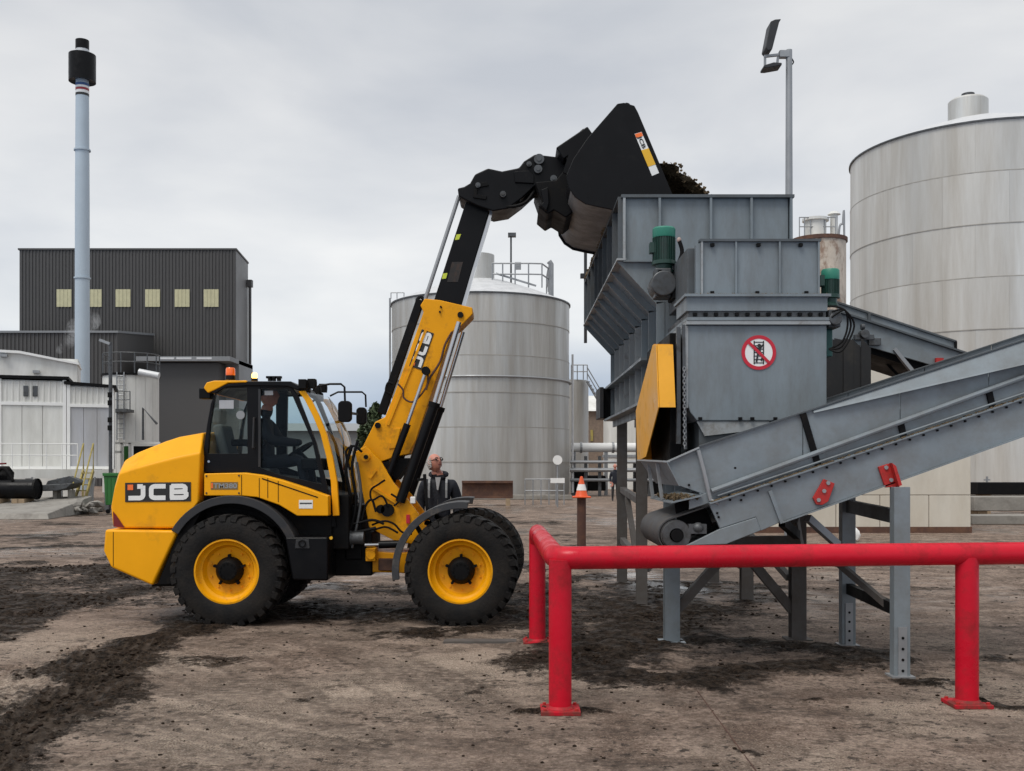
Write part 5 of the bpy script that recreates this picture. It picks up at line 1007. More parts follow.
J = dict(pelvis=(0,0,.95), spine=(0,0,1.13), chest=(0,-.01,1.33), neck0=(0,0,1.47), neck=(0,-.005,1.555), hd=(0,-.01,1.66),
         lsh=(-.185,0,1.43), lel=(-.235,.02,1.15), lwr=(-.22,-.05,.92), lha=(-.22,-.06,.85), rsh=(.185,0,1.43), rel=(.25,.03,1.15), rwr=(.225,-.05,.92), rha=(.22,-.06,.85),
         lhp=(-.10,0,.90), lkn=(-.115,-.01,.50), lan=(-.12,.02,.09), lto=(-.13,-.15,.04), rhp=(.10,0,.90), rkn=(.115,-.01,.50), ran=(.12,.02,.09), rto=(.13,-.15,.04))
RD = dict(pelvis=(.165,.125), spine=(.175,.135), chest=(.19,.14), neck0=(.11,.10), neck=(.078,.078), hd=(.07,.07), lsh=.098, lel=.066, lwr=.048, lha=.036, rsh=.098, rel=.07, rwr=.048, rha=.036, lhp=.10, lkn=.072, lan=.052, lto=.038, rhp=.10, rkn=.072, ran=.052, rto=.038)
ED = [('pelvis','spine'),('spine','chest'),('chest','neck0'),('neck0','neck'),('neck','hd'),('chest','lsh'),('lsh','lel'),('lel','lwr'),('lwr','lha'),('chest','rsh'),('rsh','rel'),('rel','rwr'),('rwr','rha'),('pelvis','lhp'),('lhp','lkn'),('lkn','lan'),('lan','lto'),('pelvis','rhp'),('rhp','rkn'),('rkn','ran'),('ran','rto')]
KS = 1.065; J2 = {k: (v[0]*KS, v[1]*KS, v[2]*KS) for k, v in J.items()}; J2['neck'] = (-.02, -.02, 1.635); J2['hd'] = (-.04, -.04, 1.72); RD2 = {k: ((v[0]*KS, v[1]*KS) if isinstance(v, tuple) else v*KS) for k, v in RD.items()}
px_, py_ = PX(438.5, 14.2), 14.2
man, T, BL = human('person', 'man in dark navy jacket with grey strips looking up behind the loader front wheel', (px_, py_, 0), J2, RD2, ED, (-.045, -.06, 1.79), R(-48), [(-.234,-.07,.885), (.234,-.07,.885)], [M['skin'], M['jacket'], M['trouser']], tilt=R(22))
mb = MB()
for s in (-1, 1): mb.tube([T((.108-.004*abs(math.cos(t)), s*.037+.030*math.cos(t), .016+.022*math.sin(t))) for t in np.linspace(0, 2*math.pi, 12, endpoint=False)], .0055, 5, True); mb.tube([T((.100, s*.066, .018)), T((.0, s*.094, .02))], .005, 5)
mb.build('glasses', M['signblack'], man)
mb = MB()
for s in (-1, 1): mb.ball(T((.094, s*.037, .014)), .011, .011, .011, 8)
mb.build('eyes', M['signblack'], man)
mb = MB(); mb.tube([T((.098-.25*y*y*4, y, -.058)) for y in np.linspace(-.03, .03, 7)], .006, 6); mb.build('mouth', mat('lips', (.28, .08, .07), .5), man)
mb = MB()
for k in range(260):
    a = random.uniform(math.pi*.40, math.pi*1.60); z = random.uniform(-.06, .055); q = T((.110*math.cos(a)*math.sqrt(1-(z/.13)**2), .092*math.sin(a)*math.sqrt(1-(z/.13)**2), z)); mb.blob(q, .011, 1, .4)
mb.build('hair', M['hair'], man)
for s in (-1, 1):
    secs = [[BL((s*.11-.013, y, z)), BL((s*.11+.013, y, z)), BL((s*.11+.013, y+.02, z)), BL((s*.11-.013, y+.02, z))] for y, z in ((-.10, 1.485), (-.145, 1.43), (-.168, 1.34), (-.17, 1.24))]
    MB().loft(secs).build('reflective_strip', M['reflect'], man)
MB().loft([[BL((-.035, -.10, 1.50)), BL((.035, -.10, 1.50)), BL((.035, -.08, 1.50)), BL((-.035, -.08, 1.50))], [BL((-.008, -.165, 1.34)), BL((.008, -.165, 1.34)), BL((.008, -.14, 1.34)), BL((-.008, -.14, 1.34))]]).build('shirt_front', M['shirt'], man)
mb = MB(); mb.tube([BL((.10*math.cos(t), .015+.085*math.sin(t), 1.535+.02*math.sin(t))) for t in np.linspace(-.9, math.pi+.9, 14)], .034, 8); mb.build('collar', M['jacket'], man, smooth=True)
mb = MB(); mb.box(BL((-.004,0,0)).x, BL((.004,0,0)).x, py_-.168, py_-.155, 1.0, 1.30); mb.build('zip', M['gunmetal'], man)
# driver on the seat, facing +x
dz = 1.73
Jd = dict(pelvis=(0,0,.10), spine=(-.03,0,.28), chest=(-.03,0,.47), neck0=(-.01,0,.60), neck=(.01,0,.68), hd=(.02,0,.77), lsh=(-.02,-.19,.55), lel=(.10,-.24,.32), lwr=(.34,-.16,.30), lha=(.40,-.14,.31), rsh=(-.02,.19,.55), rel=(.10,.24,.32), rwr=(.34,.16,.30), rha=(.40,.14,.31),
          lhp=(.05,-.10,.06), lkn=(.44,-.13,.10), lan=(.50,-.13,-.28), lto=(.62,-.13,-.32), rhp=(.05,.10,.06), rkn=(.44,.13,.10), ran=(.50,.13,-.28), rto=(.62,.13,-.32))
dr, Td, Bd = human('person', 'driver in dark jacket seated inside the yellow loader cab', (X0+.17, CY, dz), Jd, RD, ED, (.035, 0, .845), 0, [], [M['skin'], M['jacket'], M['jacket']], tilt=R(12))
mb = MB(); mb.lathe([(.0, .128), (.05, .115), (.085, .07), (.098, .02), (.092, .0)], (0,0,0), 'Z', 20); hv = [Td(Vector((v.x*1.05-.01, v.y*.86, v.z+.01))) for v in mb.v]; mb.v = hv; mb.build('cap', M['jacket'], dr, smooth=True)
# far walking figure
fx, fyy = PX(615, 52), 52
fp, _, _ = human('person', 'distant figure in dark clothes walking beyond the hopper legs', (fx, fyy, 0), J, RD, ED, (-.0, -.02, 1.735), R(-90), [(-.22,-.065,.83), (.22,-.065,.83)], [M['skin'], M['jacket'], M['trouser']])
# ---------------------------------------------------------------- traffic cone on a rusty post, flood light pole
q = Vector((PX(581.5, 19.6), 19.6, 0)); po = thing('bollard', 'rusty brown steel post with a traffic cone on top', 'bollard', q)
MB().cyl(q, q+Vector((0,0,1.15)), .085, 16).build('post', M['rustpost'], po, smooth=True); MB().box(q.x-.13, q.x+.13, q.y-.13, q.y+.13, 0, .02).build('base_plate', M['rustpost'], po)
zc = 1.152; cn = thing('traffic_cone', 'orange traffic cone with white band perched on the rusty post', 'cone', q+Vector((0,0,zc)))
MB().prism([(q.x-.17, zc), (q.x+.17, zc), (q.x+.17, zc+.03), (q.x-.17, zc+.03)], q.y-.17, q.y+.17).build('cone_base', M['conered'], cn, bevel=.01)
MB().lathe([(.125, .03), (.115, .05), (.024, .40), (.0, .405)], (q.x, q.y, zc), 'Z', 20).build('cone_body', M['conered'], cn, smooth=True)
MB().lathe([(.0955, .14), (.066, .255), (.063, .255), (.092, .14)], (q.x, q.y, zc), 'Z', 20).build('cone_band', M['white'], cn, smooth=True)
DL = 18.5; lp = thing('flood_light_pole', 'tall grey flood light pole behind the hopper', 'light pole', (PX(789, DL), DL, 0)); X = PX(789, DL)
MB().tube([(X, DL, 0), (X, DL, PZ(50, DL))], [.085, .055], 14).build('pole', M['galv'], lp, smooth=True)
MB().box(PX(779, DL), PX(789, DL), DL-.06, DL+.06, PZ(58, DL), PZ(51, DL)).build('bracket_box', M['galv'], lp, bevel=.01)
mb = MB(); mb.bar(P(764, 56.5, DL), P(782, 54.5, DL), .05, .04); mb.bar(P(765, 57, DL), P(765, 67, DL), .04, .03); mb.bar(P(778, 57, DL), P(777, 66, DL), .04, .03); mb.build('lamp_arm', M['galv'], lp)
MB().prism(XZ([(763.5, 51), (768.5, 25), (773, 23), (779, 22.5), (777, 26), (770, 53), (766, 54)], DL), DL-.16, DL+.16).build('flood_lamp', M['dkgrey'], lp, bevel=.015)
MB().prism(XZ([(762, 68), (772, 65), (780, 65.5), (780, 68), (766, 70.5), (762, 70.5)], DL), DL-.14, DL+.14).build('flood_lamp', M['dkgrey'], lp, bevel=.015)
MB().tube(curve([P(789, 55, DL), P(793.5, 62, DL), P(790, 66, DL)], 5), .012, 6).build('cable', M['blackmatt'], lp)

# ---------------------------------------------------------------- storage tanks
def tank(name, label, x, y, Rr, z0, zs, nseg, mt, dome, seam=.05):
    t = thing(name, label, 'tank', (x, y, 0)); proto = {}
    MB().lathe([(0, z0-.05), (Rr-.04, z0-.05), (Rr-.04, zs[-1]-.05), (0, zs[-1]-.05)], (x, y, 0), 'Z', 64).build('shell', M['tankseam'], t, smooth=True)
    zz = [z0]+zs
    for i in range(len(zz)-1):
        h = zz[i+1]-zz[i]; off = (i % 2)*.5
        rr = Rr+(.02 if i % 2 else 0); mb = MB(); n = 6; vs = []; fs = []; da = 2*math.pi/nseg*.4993
        for k in range(n+1):
            a = -da+2*da*k/n
            for r_, z_ in ((rr, zz[i]+.012), (rr, zz[i+1]-.012), (rr-.03, zz[i]+.012), (rr-.03, zz[i+1]-.012)): vs.append((x+r_*math.cos(a), y+r_*math.sin(a), z_))
        for k in range(n): b = k*4; fs += [(b, b+4, b+5, b+1), (b, b+2, b+6, b+4), (b+1, b+5, b+7, b+3)]
        c = None
        for j in range(nseg):
            a = 2*math.pi*(j+off)/nseg
            if c is None:
                c = MB().add(vs, fs).build('plate', mt, t, smooth=True); c0 = ORI[c]; loc = c0-Vector((x, y, 0)); 
                c.rotation_euler = (0, 0, a); l2 = Matrix.Rotation(a, 3, 'Z') @ loc; c.location = l2
            else:
                o = bpy.data.objects.new('plate', c.data); COL.objects.link(o); o.parent = t; ORI[o] = Vector((x, y, 0)); o.location = Matrix.Rotation(a, 3, 'Z') @ loc; o.rotation_euler = (0, 0, a)
        MB().lathe([(rr-.01, zz[i+1]-.025), (Rr+.028, zz[i+1]-.025), (Rr+.028, zz[i+1]+.02), (rr-.01, zz[i+1]+.02)], (x, y, 0), 'Z', 80).build('ring_seam', M['tankseam'], t, smooth=True)
    zt = zs[-1]; MB().lathe([(Rr+.08, zt-.02), (Rr+.08, zt+.05), (Rr*.7, zt+dome*.42), (Rr*.3, zt+dome*.85), (0, zt+dome)], (x, y, 0), 'Z', 64).build('roof', M['tankdome'], t, smooth=True)
    MB().lathe([(Rr+.03, zt-.04), (Rr+.09, zt-.04), (Rr+.09, zt+.04), (Rr+.03, zt+.04)], (x, y, 0), 'Z', 80).build('rim', M['gunmetal'], t, smooth=True)
    return t
def rail(name, pts, h, parent, mt, posts=True, bars=(1., .55), r=.03):
    mb = MB()
    for b in bars: mb.tube([Vector(p)+Vector((0,0,h*b)) for p in pts], r, 6)
    for p in pts: mb.cyl(p, Vector(p)+Vector((0,0,h)), r, 6)
    return mb.build(name, mt, parent)
# middle tank
mx, my, mr = PX(480.7, 60.4), 60.4, 5.12
zs = [PZ(v, 57.) for v in (462, 428, 394, 358, 325)]+[11.0]
t1 = tank('storage_tank', 'round stainless steel storage tank behind the loader boom', mx, my, mr, .15, zs, 16, M['tank'], 1.65)
zp = PZ(378, 56.5); MB().tube([(mx+(mr+.10)*math.cos(a), my+(mr+.10)*math.sin(a), zp) for a in np.linspace(0, 2*math.pi, 72, endpoint=False)], .06, 6, True).build('pipe_ring', M['galv'], t1, smooth=True)
q = P(482, 280, 60); MB().lathe([(0, 0), (.95, 0), (.95, 2.2), (0, 2.25)], (PX(478, 60.5), 60.5, 11.8), 'Z', 20).build('vent_cap', M['tank'], t1, smooth=True)
hp = [(PX(x, 60.5), y, 11.8) for x, y in ((493, 58.5), (503, 58.5), (515, 58.5), (528, 58.5), (541, 58.6), (548, 60.0), (548, 63))]
rail('guard_rail', hp, 1.35, t1, M['galv'], r=.045); MB().bar((PX(496, 59), 58.6, 12.6), (PX(536, 59), 58.6, 11.9), .08, .1).build('stair_string', M['galv'], t1)
MB().tube([(PX(551, 60), 60, 11.2), (PX(551, 60), 60, 13.4), (PX(549, 60), 60, 13.55)], .16, 10).build('vent_pipe', M['galv'], t1, smooth=True)
mb = MB(); mb.cyl((PX(511, 59), 59, 11.8), (PX(511, 59), 59, 14.8), .06, 6); mb.box(PX(508, 59), PX(516, 59), 58.8, 59.2, 14.75, 14.95); mb.build('lamp_post', M['gunmetal'], t1)
mb = MB(); mb.box(PX(515, 59), PX(521, 59), 58.9, 59.1, 12.9, 13.3); mb.build('camera_box', M['galv'], t1)
rail('guard_rail', [(PX(x, 60), 60-abs(x-480)*.0, 11.4) for x in (391, 397, 404)], .35, t1, M['galv'], bars=(1.,))
MB().tube([(mx-mr-.15, my, .2), (mx-mr-.15, my, 11.5)], .06, 6).build('down_pipe', M['galv'], t1); MB().tube([(mx+mr+.2, my-.3, .2), (mx+mr+.2, my-.3, 8.2)], .07, 6).build('down_pipe', M['tankdome'], t1)
# right tank
ang = R(24.2); rx, ry_ = 65*math.sin(ang), 65*math.cos(ang)
t2 = tank('storage_tank', 'huge pale round storage tank at the right edge', rx, ry_, 7.0, .3, [3.3, 6.0, 8.7, 11.35, 14.05, 16.7, 19.3], 14, M['tankR'], 2.2)
MB().lathe([(0, 0), (1.05, 0), (1.05, 1.45), (.9, 1.58), (0, 1.62)], (PX(968, 58), 58, 20.6), 'Z', 24).build('vent_cap', M['tank'], t2, smooth=True)
mb = MB(); mb.cyl((PX(968, 58), 58, 22.1), (PX(968, 58), 58, 22.5), .35, 12); mb.cyl((PX(962, 58), 58, 22.0), (PX(965, 58), 58, 22.4), .12, 8); mb.build('vent_fitting', M['gunmetal'], t2, smooth=True)
# small tank with stair, brick building and duct behind
t3 = thing('storage_tank', 'slim grey tank with rooftop stair right of the stainless tank', 'tank', (PX(577, 72), 72, 0))
MB().lathe([(0, 0), (1.35, 0), (1.35, PZ(381, 72)), (0, PZ(380, 72))], (PX(569, 72), 72, 0), 'Z', 28).build('shell', M['tank'], t3, smooth=True)
rail('guard_rail', [(PX(x, 71), 70.7, PZ(380, 71)) for x in (571, 577, 583, 587)], 1.0, t3, M['galv'], r=.04); MB().bar(P(587, 381, 70.8), P(606, 414, 70.8), .5, .12).build('stair_string', M['galv'], t3)
mb = MB(); mb.tube([P(587, 367, 70.8), P(606, 399, 70.8)], .04, 6); mb.tube([P(587, 373, 70.8), P(606, 406, 70.8)], .04, 6); mb.build('stair_rail', M['galv'], t3)
for i in range(9): a = P(587, 381, 70.8).lerp(P(606, 414, 70.8), (i+.5)/9); MB().box(a.x-.12, a.x+.12, a.y-.3, a.y+.3, a.z+.05, a.z+.08).build('stair_tread', M['galv'], t3)
bb_ = thing('brick_building', 'low brown brick building with pale roof far behind the hopper', 'building', (PX(610, 95), 95, 0))
MB().box(PX(585, 95), PX(650, 95), 95, 103, 0, PZ(411, 95)).build('wall', M['brick'], bb_); MB().prismx([(94.6, PZ(411.2, 95)), (103, PZ(411.2, 95)), (99, PZ(395, 95)+.2)], PX(584, 95), PX(652, 95)).build('roof', M['cabin'], bb_)
MB().box(PX(590.5, 95), PX(593, 95), 94.9, 95, PZ(441, 95), PZ(430, 95)).build('door', M['stairyellow'], bb_)
s2 = thing('white_silo', 'white cladded round silo base partly hidden by the hopper legs', 'silo', (PX(632, 80), 80, 0)); MB().lathe([(0, 0), (2.2, 0), (2.2, PZ(420, 80)), (1.7, PZ(412, 80)), (0, PZ(408, 80))], (PX(632, 80), 80, 0), 'Z', 24).build('shell', M['cabin'], s2, smooth=True)
MB().lathe([(2.2, 2.4), (2.28, 2.4), (2.28, 2.6), (2.2, 2.6)], (PX(632, 80), 80, 0), 'Z', 24).build('band', M['galv'], s2)
du = thing('white_duct', 'long white horizontal duct on posts right of the stainless tank', 'duct', (PX(630, 62), 62, 0))
MB().cyl(P(571, 447.5, 62), P(700, 447.5, 62), .28, 14).build('pipe', M['white'], du, smooth=True)
for x in (574, 606, 640, 680): MB().box(PX(x, 62)-.1, PX(x, 62)+.1, 61.9, 62.1, 0, PZ(452, 62)).build('post', M['galv'], du); MB().lathe([(.29, 0), (.34, 0), (.34, .12), (.29, .12)], (PX(x+6, 62), 62, PZ(447.5, 62)), 'X', 14).build('pipe_flange', M['galv'], du)
pk = thing('pipe_rack', 'dark steel pipe rack with machinery under the white duct', 'pipe rack', (PX(620, 60), 60, 0))
for y in (462, 470, 480): MB().cyl(P(570, y, 60), P(690, y, 60), .12 if y == 470 else .09, 8).build('pipe', M['galv'] if y != 480 else M['wallgrey'], pk, smooth=True)
for x in (573, 586, 600, 622, 650, 680): MB().box(PX(x, 60)-.09, PX(x, 60)+.09, 60.15, 60.35, 0, PZ(456, 60)).build('post', M['gunmetal'], pk)
for x, w, z0, z1 in ((580, .9, .2, 1.5), (596, 1.1, .3, 1.2), (658, 1.4, .1, 1.6), (640, .7, .2, 2.0)): MB().box(PX(x, 61)-w/2, PX(x, 61)+w/2, 60.7, 61.6, z0, z1).build('machine_housing', M['blackmatt'], pk, bevel=.08)
q = P(658, 484, 50); 
# kerb, sign, rail and rusty beam at tank foot
ks = thing('round_sign', 'round white sign on a thin post at the tank foot', 'sign', (PX(558, 44), 44, 0)); X = PX(557.5, 44)
MB().cyl((X, 44, 0), (X, 44, PZ(462, 44)), .035, 8).build('post', M['galv'], ks); MB().lathe([(0, -.02), (.20, -.02), (.20, .02), (0, .02)], (X, 43.95, PZ(460, 44)), 'Y', 24).build('sign_disc', M['white'], ks); MB().box(X-.3, X+.3, 43.93, 43.96, PZ(483, 44), PZ(478, 44)).build('notice_plate', M['white'], ks)
rl = thing('guard_rail', 'low galvanised guard rail beside the stainless tank base', 'railing', (PX(550, 47), 47, 0)); rail('tube_frame', [(PX(x, 47), 47, 0) for x in (525, 533, 541, 549, 556, 564)], 1.15, rl, M['galv'], r=.03)
rb = thing('steel_beam', 'rusty brown steel beam lying in front of the stainless tank', 'beam', (PX(490, 46), 46, 0)); mb = MB(); mb.box(PX(462, 46), PX(513, 46), 45.8, 46.3, .32, .42); mb.box(PX(462, 46), PX(513, 46), 46.02, 46.08, .42, 1.0); mb.box(PX(462, 46), PX(513, 46), 45.8, 46.3, 1.0, 1.1); mb.build('girder', M['rustband'], rb)
for x in (466, 508): MB().box(PX(x, 46)-.1, PX(x, 46)+.1, 45.7, 46.4, 0, .32).build('sleeper', M['plywood'], rb)
MB().box(PX(385, 54), PX(572, 54), 54.0, 54.4, 0, .25).build('tank_kerb', M['concrete'], None, bevel=.03, kind='structure')
# rusty tank on the right
t4 = thing('storage_tank', 'rust streaked beige tank with roof railing between hopper and pale tank', 'tank', (PX(820, 48), 48, 0)); zt = PZ(240, 48)
MB().lathe([(0, 0), (1.2, 0), (1.2, zt), (0, zt+.1)], (PX(819, 48), 48, 0), 'Z', 32).build('shell', M['rusttank'], t4, smooth=True)
MB().lathe([(1.2, zt-.15), (1.27, zt-.15), (1.27, zt+.02), (1.2, zt+.02)], (PX(819, 48), 48, 0), 'Z', 32).build('rim', M['rustband'], t4)
rail('guard_rail', [(PX(x, 48), 47.6, zt) for x in (797, 802, 808, 822, 833)], .95, t4, M['galv'], r=.025)
MB().lathe([(0, 0), (.48, 0), (.48, .85), (.6, .86), (.6, .98), (0, 1.0)], (PX(815.5, 48), 48, zt), 'Z', 20).build('vent_cap', M['cabin'], t4, smooth=True); MB().lathe([(0, 0), (.17, 0), (.17, 1.15), (.3, 1.17), (.17, 1.3), (0, 1.32)], (PX(834, 48), 48, zt), 'Z', 14).build('vent_pipe', M['cabin'], t4, smooth=True)
MB().tube(curve([(PX(838, 48), 47.9, zt), (PX(839, 48), 47.9, zt+.6), (PX(842, 48), 47.9, zt+.7), (PX(843.5, 48), 47.9, zt+.3), (PX(843.5, 48), 47.9, 0)], 6), .05, 8).build('overflow_pipe', M['galv'], t4, smooth=True)
MB().tube([(PX(845.5, 48), 48.2, 0), (PX(845.5, 48), 48.2, zt-.3)], .07, 8).build('down_pipe', M['rustpost'], t4)
# cream panelled block
cb_ = thing('panelled_block', 'cream panelled square building block standing behind the conveyors', 'building', (9, 27.2, 0)); Dw = 27.2
xa_, xb_ = PX(748, Dw), PX(971, Dw)
MB().box(xa_+.03, xb_-.03, Dw+.03, Dw+4, .1, PZ(352, Dw)-.03).build('core', M['rustband'], cb_)
cols = [PX(x, Dw) for x in (748, 792, 836, 880, 929, 971)]
for i in range(5):
    MB().box(cols[i]+.008, cols[i+1]-.008, Dw, Dw+.06, PZ(533, Dw), PZ(495.4, Dw)-.0).build('panel', M['block'], cb_, bevel=.01)
for a, b in ((748, 855), (855, 971)):
    MB().box(PX(a, Dw)+.008, PX(b, Dw)-.008, Dw+.004, Dw+.06, PZ(494.8, Dw), PZ(430, Dw)).build('panel', M['block'], cb_, bevel=.01); MB().box(PX(a, Dw)+.008, PX(b, Dw)-.008, Dw+.004, Dw+.06, PZ(429.4, Dw), PZ(352, Dw)).build('panel', M['block'], cb_, bevel=.01)
MB().box(xa_-.02, xb_+.02, Dw-.02, Dw+.0, .0, .16).build('base_band', M['rustband'], cb_); MB().box(xb_-.025, xb_, Dw+.07, Dw+4, .1, PZ(352, Dw)).build('side_wall', M['block'], cb_)
# timbers and slabs on the right
for k, (x0_, x1_, y, z0, z1, mt, nm, lb) in enumerate([(974, 1090, 33, .32, .78, 'concrete', 'concrete_beam', 'long grey concrete beam lying right of the cream block'), (978, 1090, 38, .7, 1.15, 'blackmatt', 'steel_beam', 'dark steel beam lying at the foot of the pale tank'), (972, 1080, 31, .0, .28, 'concrete', 'concrete_slab', 'low flat concrete slab in front of the concrete beam')]):
    t = thing(nm, lb, 'beam' if 'beam' in nm else 'slab', (PX((x0_+x1_)/2, y), y, z0)); MB().box(PX(x0_, y), PX(x1_, y), y, y+.8, z0, z1).build('body', M[mt], t, bevel=.03)
    for xx in (x0_+10, x1_-20):
        if z0 > .05: MB().box(PX(xx, y)-.15, PX(xx, y)+.15, y+.1, y+.7, 0, z0).build('bearer', M['plywood'], t)
pf = thing('valve_post', 'small galvanised valve post at the foot of the pale tank', 'post', (PX(987, 45), 45, 0)); mb = MB(); mb.cyl((PX(987, 45), 45, 0), (PX(987, 45), 45, 1.3), .05, 8); mb.bar((PX(984, 45), 45, 1.15), (PX(990, 45), 45, 1.15), .06, .06); mb.build('standpipe', M['galv'], pf)
tk = thing('dirty_bag', 'white plastic bag lying beside the conveyor leg', 'bag', (PX(856, 24), 24, 0)); mb = MB(); mb.blob((PX(853, 24), 24, .16), .2, 3, .1, (.8, .8, .9)); mb.build('bag', M['white'], tk, smooth=True)

# ---------------------------------------------------------------- buildings on the left
def corr(mb, x0, x1, y, z0, z1, pitch, depth, ax='x'):
    n = int(abs(x1-x0)/pitch); vs = []; s = (x1-x0)/n
    for i in range(n):
        for u, d in ((0, 0), (.55, 0), (.68, depth), (.87, depth)):
            a = x0+(i+u)*s
            for z in (z0, z1): vs.append((a, y-d, z) if ax == 'x' else (y+d, a, z))
    for z in (z0, z1): vs.append((x1, y, z) if ax == 'x' else (y, x1, z))
    mb.add(vs, [(2*i, 2*i+2, 2*i+3, 2*i+1) for i in range(len(vs)//2-1)])
DB = 100; bd = thing('industrial_building', 'tall charcoal ribbed metal building with six pale windows', 'building', (PX(130, DB), DB, 0))
xl, xr, zt = PX(19.5, DB), PX(236, DB), PZ(250, DB)
mb = MB(); corr(mb, xl, xr, DB, 0, zt, .32, .09); mb.build('front_cladding', M['clad'], bd)
mb = MB(); mb.add([(xr, DB, 0), (xr+.04, DB+4.4, 0), (xr+.04, DB+4.4, zt-.45), (xr, DB, zt)], [(0,1,2,3)]); mb.add([(xl, DB, 0), (xl, DB+4.4, 0), (xl, DB+4.4, zt-.45), (xl, DB, zt)], [(0,1,2,3)]); mb.add([(xl, DB+4.4, 0), (xr+.04, DB+4.4, 0), (xr+.04, DB+4.4, zt-.45), (xl, DB+4.4, zt-.45)], [(0,1,2,3)]); mb.build('side_cladding', M['cladside'], bd)
mb = MB(); mb.hexa([(xl-.1, DB-.15, zt), (xr+.1, DB-.15, zt), (xr+.1, DB+4.5, zt-.46), (xl-.1, DB+4.5, zt-.46), (xl-.1, DB-.15, zt+.15), (xr+.1, DB-.15, zt+.15), (xr+.1, DB+4.5, zt-.3), (xl-.1, DB+4.5, zt-.3)]); mb.build('roof', M['clad'], bd)
for x in (57, 87.2, 116, 145.5, 175, 204):
    w = MB(); corr(w, PX(x, DB), PX(x+15, DB), DB-.10, PZ(307, DB), PZ(289.5, DB), .32, .05); w.build('window', M['rooflight'], bd)
MB().tube([(xr+.35, DB+3.9, 2), (xr+.35, DB+3.9, zt-2.5)], .16, 8).build('down_pipe', M['clad'], bd); MB().box(xr+.1, xr+.6, DB+3.6, DB+4.2, zt-2.9, zt-2.2).build('hopper_head', M['clad'], bd)
an = thing('annex_building', 'lower charcoal annex with sloping pale roof edge behind the chimney', 'building', (PX(70, 90), 90, 0)); DA = 90
mb = MB(); corr(mb, PX(-40, DA), PX(118, DA), DA, 0, PZ(333, DA), .34, .09); mb.build('front_cladding', M['clad'], an)
MB().add([(PX(118, DA), DA, 0), (PX(118, DA), DA+9, 0), (PX(118, DA), DA+9, PZ(333, DA)+.9), (PX(118, DA), DA, PZ(333, DA))], [(0,1,2,3)]).build('side_cladding', M['clad'], an)
MB().hexa([(PX(-40, DA), DA-.2, PZ(333, DA)), (PX(119, DA), DA-.2, PZ(333, DA)), (PX(119, DA), DA+9, PZ(333, DA)+.9), (PX(-40, DA), DA+9, PZ(333, DA)+.9), (PX(-40, DA), DA-.2, PZ(333, DA)+.18), (PX(119, DA), DA-.2, PZ(333, DA)+.18), (PX(119, DA), DA+9, PZ(333, DA)+1.1), (PX(-40, DA), DA+9, PZ(333, DA)+1.1)]).build('roof', M['wallgrey'], an)
a2 = thing('annex_building', 'low dark lean-to with pale canopy edge right of the white tank', 'building', (PX(190, 92), 92, 0)); D9 = 92
MB().box(PX(148, D9), PX(219, D9), D9, D9+7, 0, PZ(363, D9)).build('wall', M['clad'], a2); MB().box(PX(219.3, D9), PX(233, D9), D9+2, D9+7, 0, PZ(358, D9)).build('side_wall', M['cladside'], a2)
MB().box(PX(140, D9), PX(233, D9), D9-1, D9+7, PZ(362, D9), PZ(357.5, D9)).build('canopy', M['wallgrey'], a2)
for x in (163, 180, 200): MB().box(PX(x, D9), PX(x+15, D9), D9-1.03, D9-1.0, PZ(360.5, D9), PZ(358.5, D9)).build('roof_light', M['tankdome'], a2)
# chimney
DH = 75; ch = thing('chimney', 'tall pale blue steel chimney with black cowl and striped bands', 'chimney', (PX(82, DH), DH, 0)); X = PX(82.3, DH)
MB().tube([(X-.0, DH, 0), (X, DH, PZ(200, DH)), (X, DH, PZ(80, DH))], [.52, .50, .45], 24).build('shaft', M['chimney'], ch, smooth=True)
zc0, zc1 = PZ(82, DH), PZ(55, DH)
MB().lathe([(.45, zc0+.1), (.93, zc0), (.93, zc1), (.46, zc1+.12)], (X, DH, 0), 'Z', 28).build('cowl', M['black'], ch, smooth=True); MB().lathe([(.46, zc1), (.46, PZ(49.5, DH))], (X, DH, 0), 'Z', 24).build('neck', M['tankdome'], ch, smooth=True); MB().lathe([(0, PZ(40.5, DH)), (.47, PZ(40.5, DH)), (.47, PZ(49.8, DH)), (0, PZ(49.8, DH))], (X, DH, 0), 'Z', 24).build('outlet', M['black'], ch, smooth=True)
for y0, y1, mt in ((84, 86.5, 'bluebit'), (88.8, 91, 'redbit'), (94, 96.3, 'signblack'), (91.2, 93.8, 'white'), (86.6, 88.7, 'white')): MB().lathe([(.455, PZ(y1, DH)), (.468, PZ(y1, DH)), (.468, PZ(y0, DH)), (.455, PZ(y0, DH))], (X, DH, 0), 'Z', 24).build('band', M[mt], ch, smooth=True)
for y in (278, 150): MB().lathe([(.48, PZ(y+1, DH)), (.58, PZ(y+1, DH)), (.58, PZ(y-.5, DH)), (.48, PZ(y-.5, DH))], (X, DH, 0), 'Z', 24).build('flange', M['chimney'], ch, smooth=True)
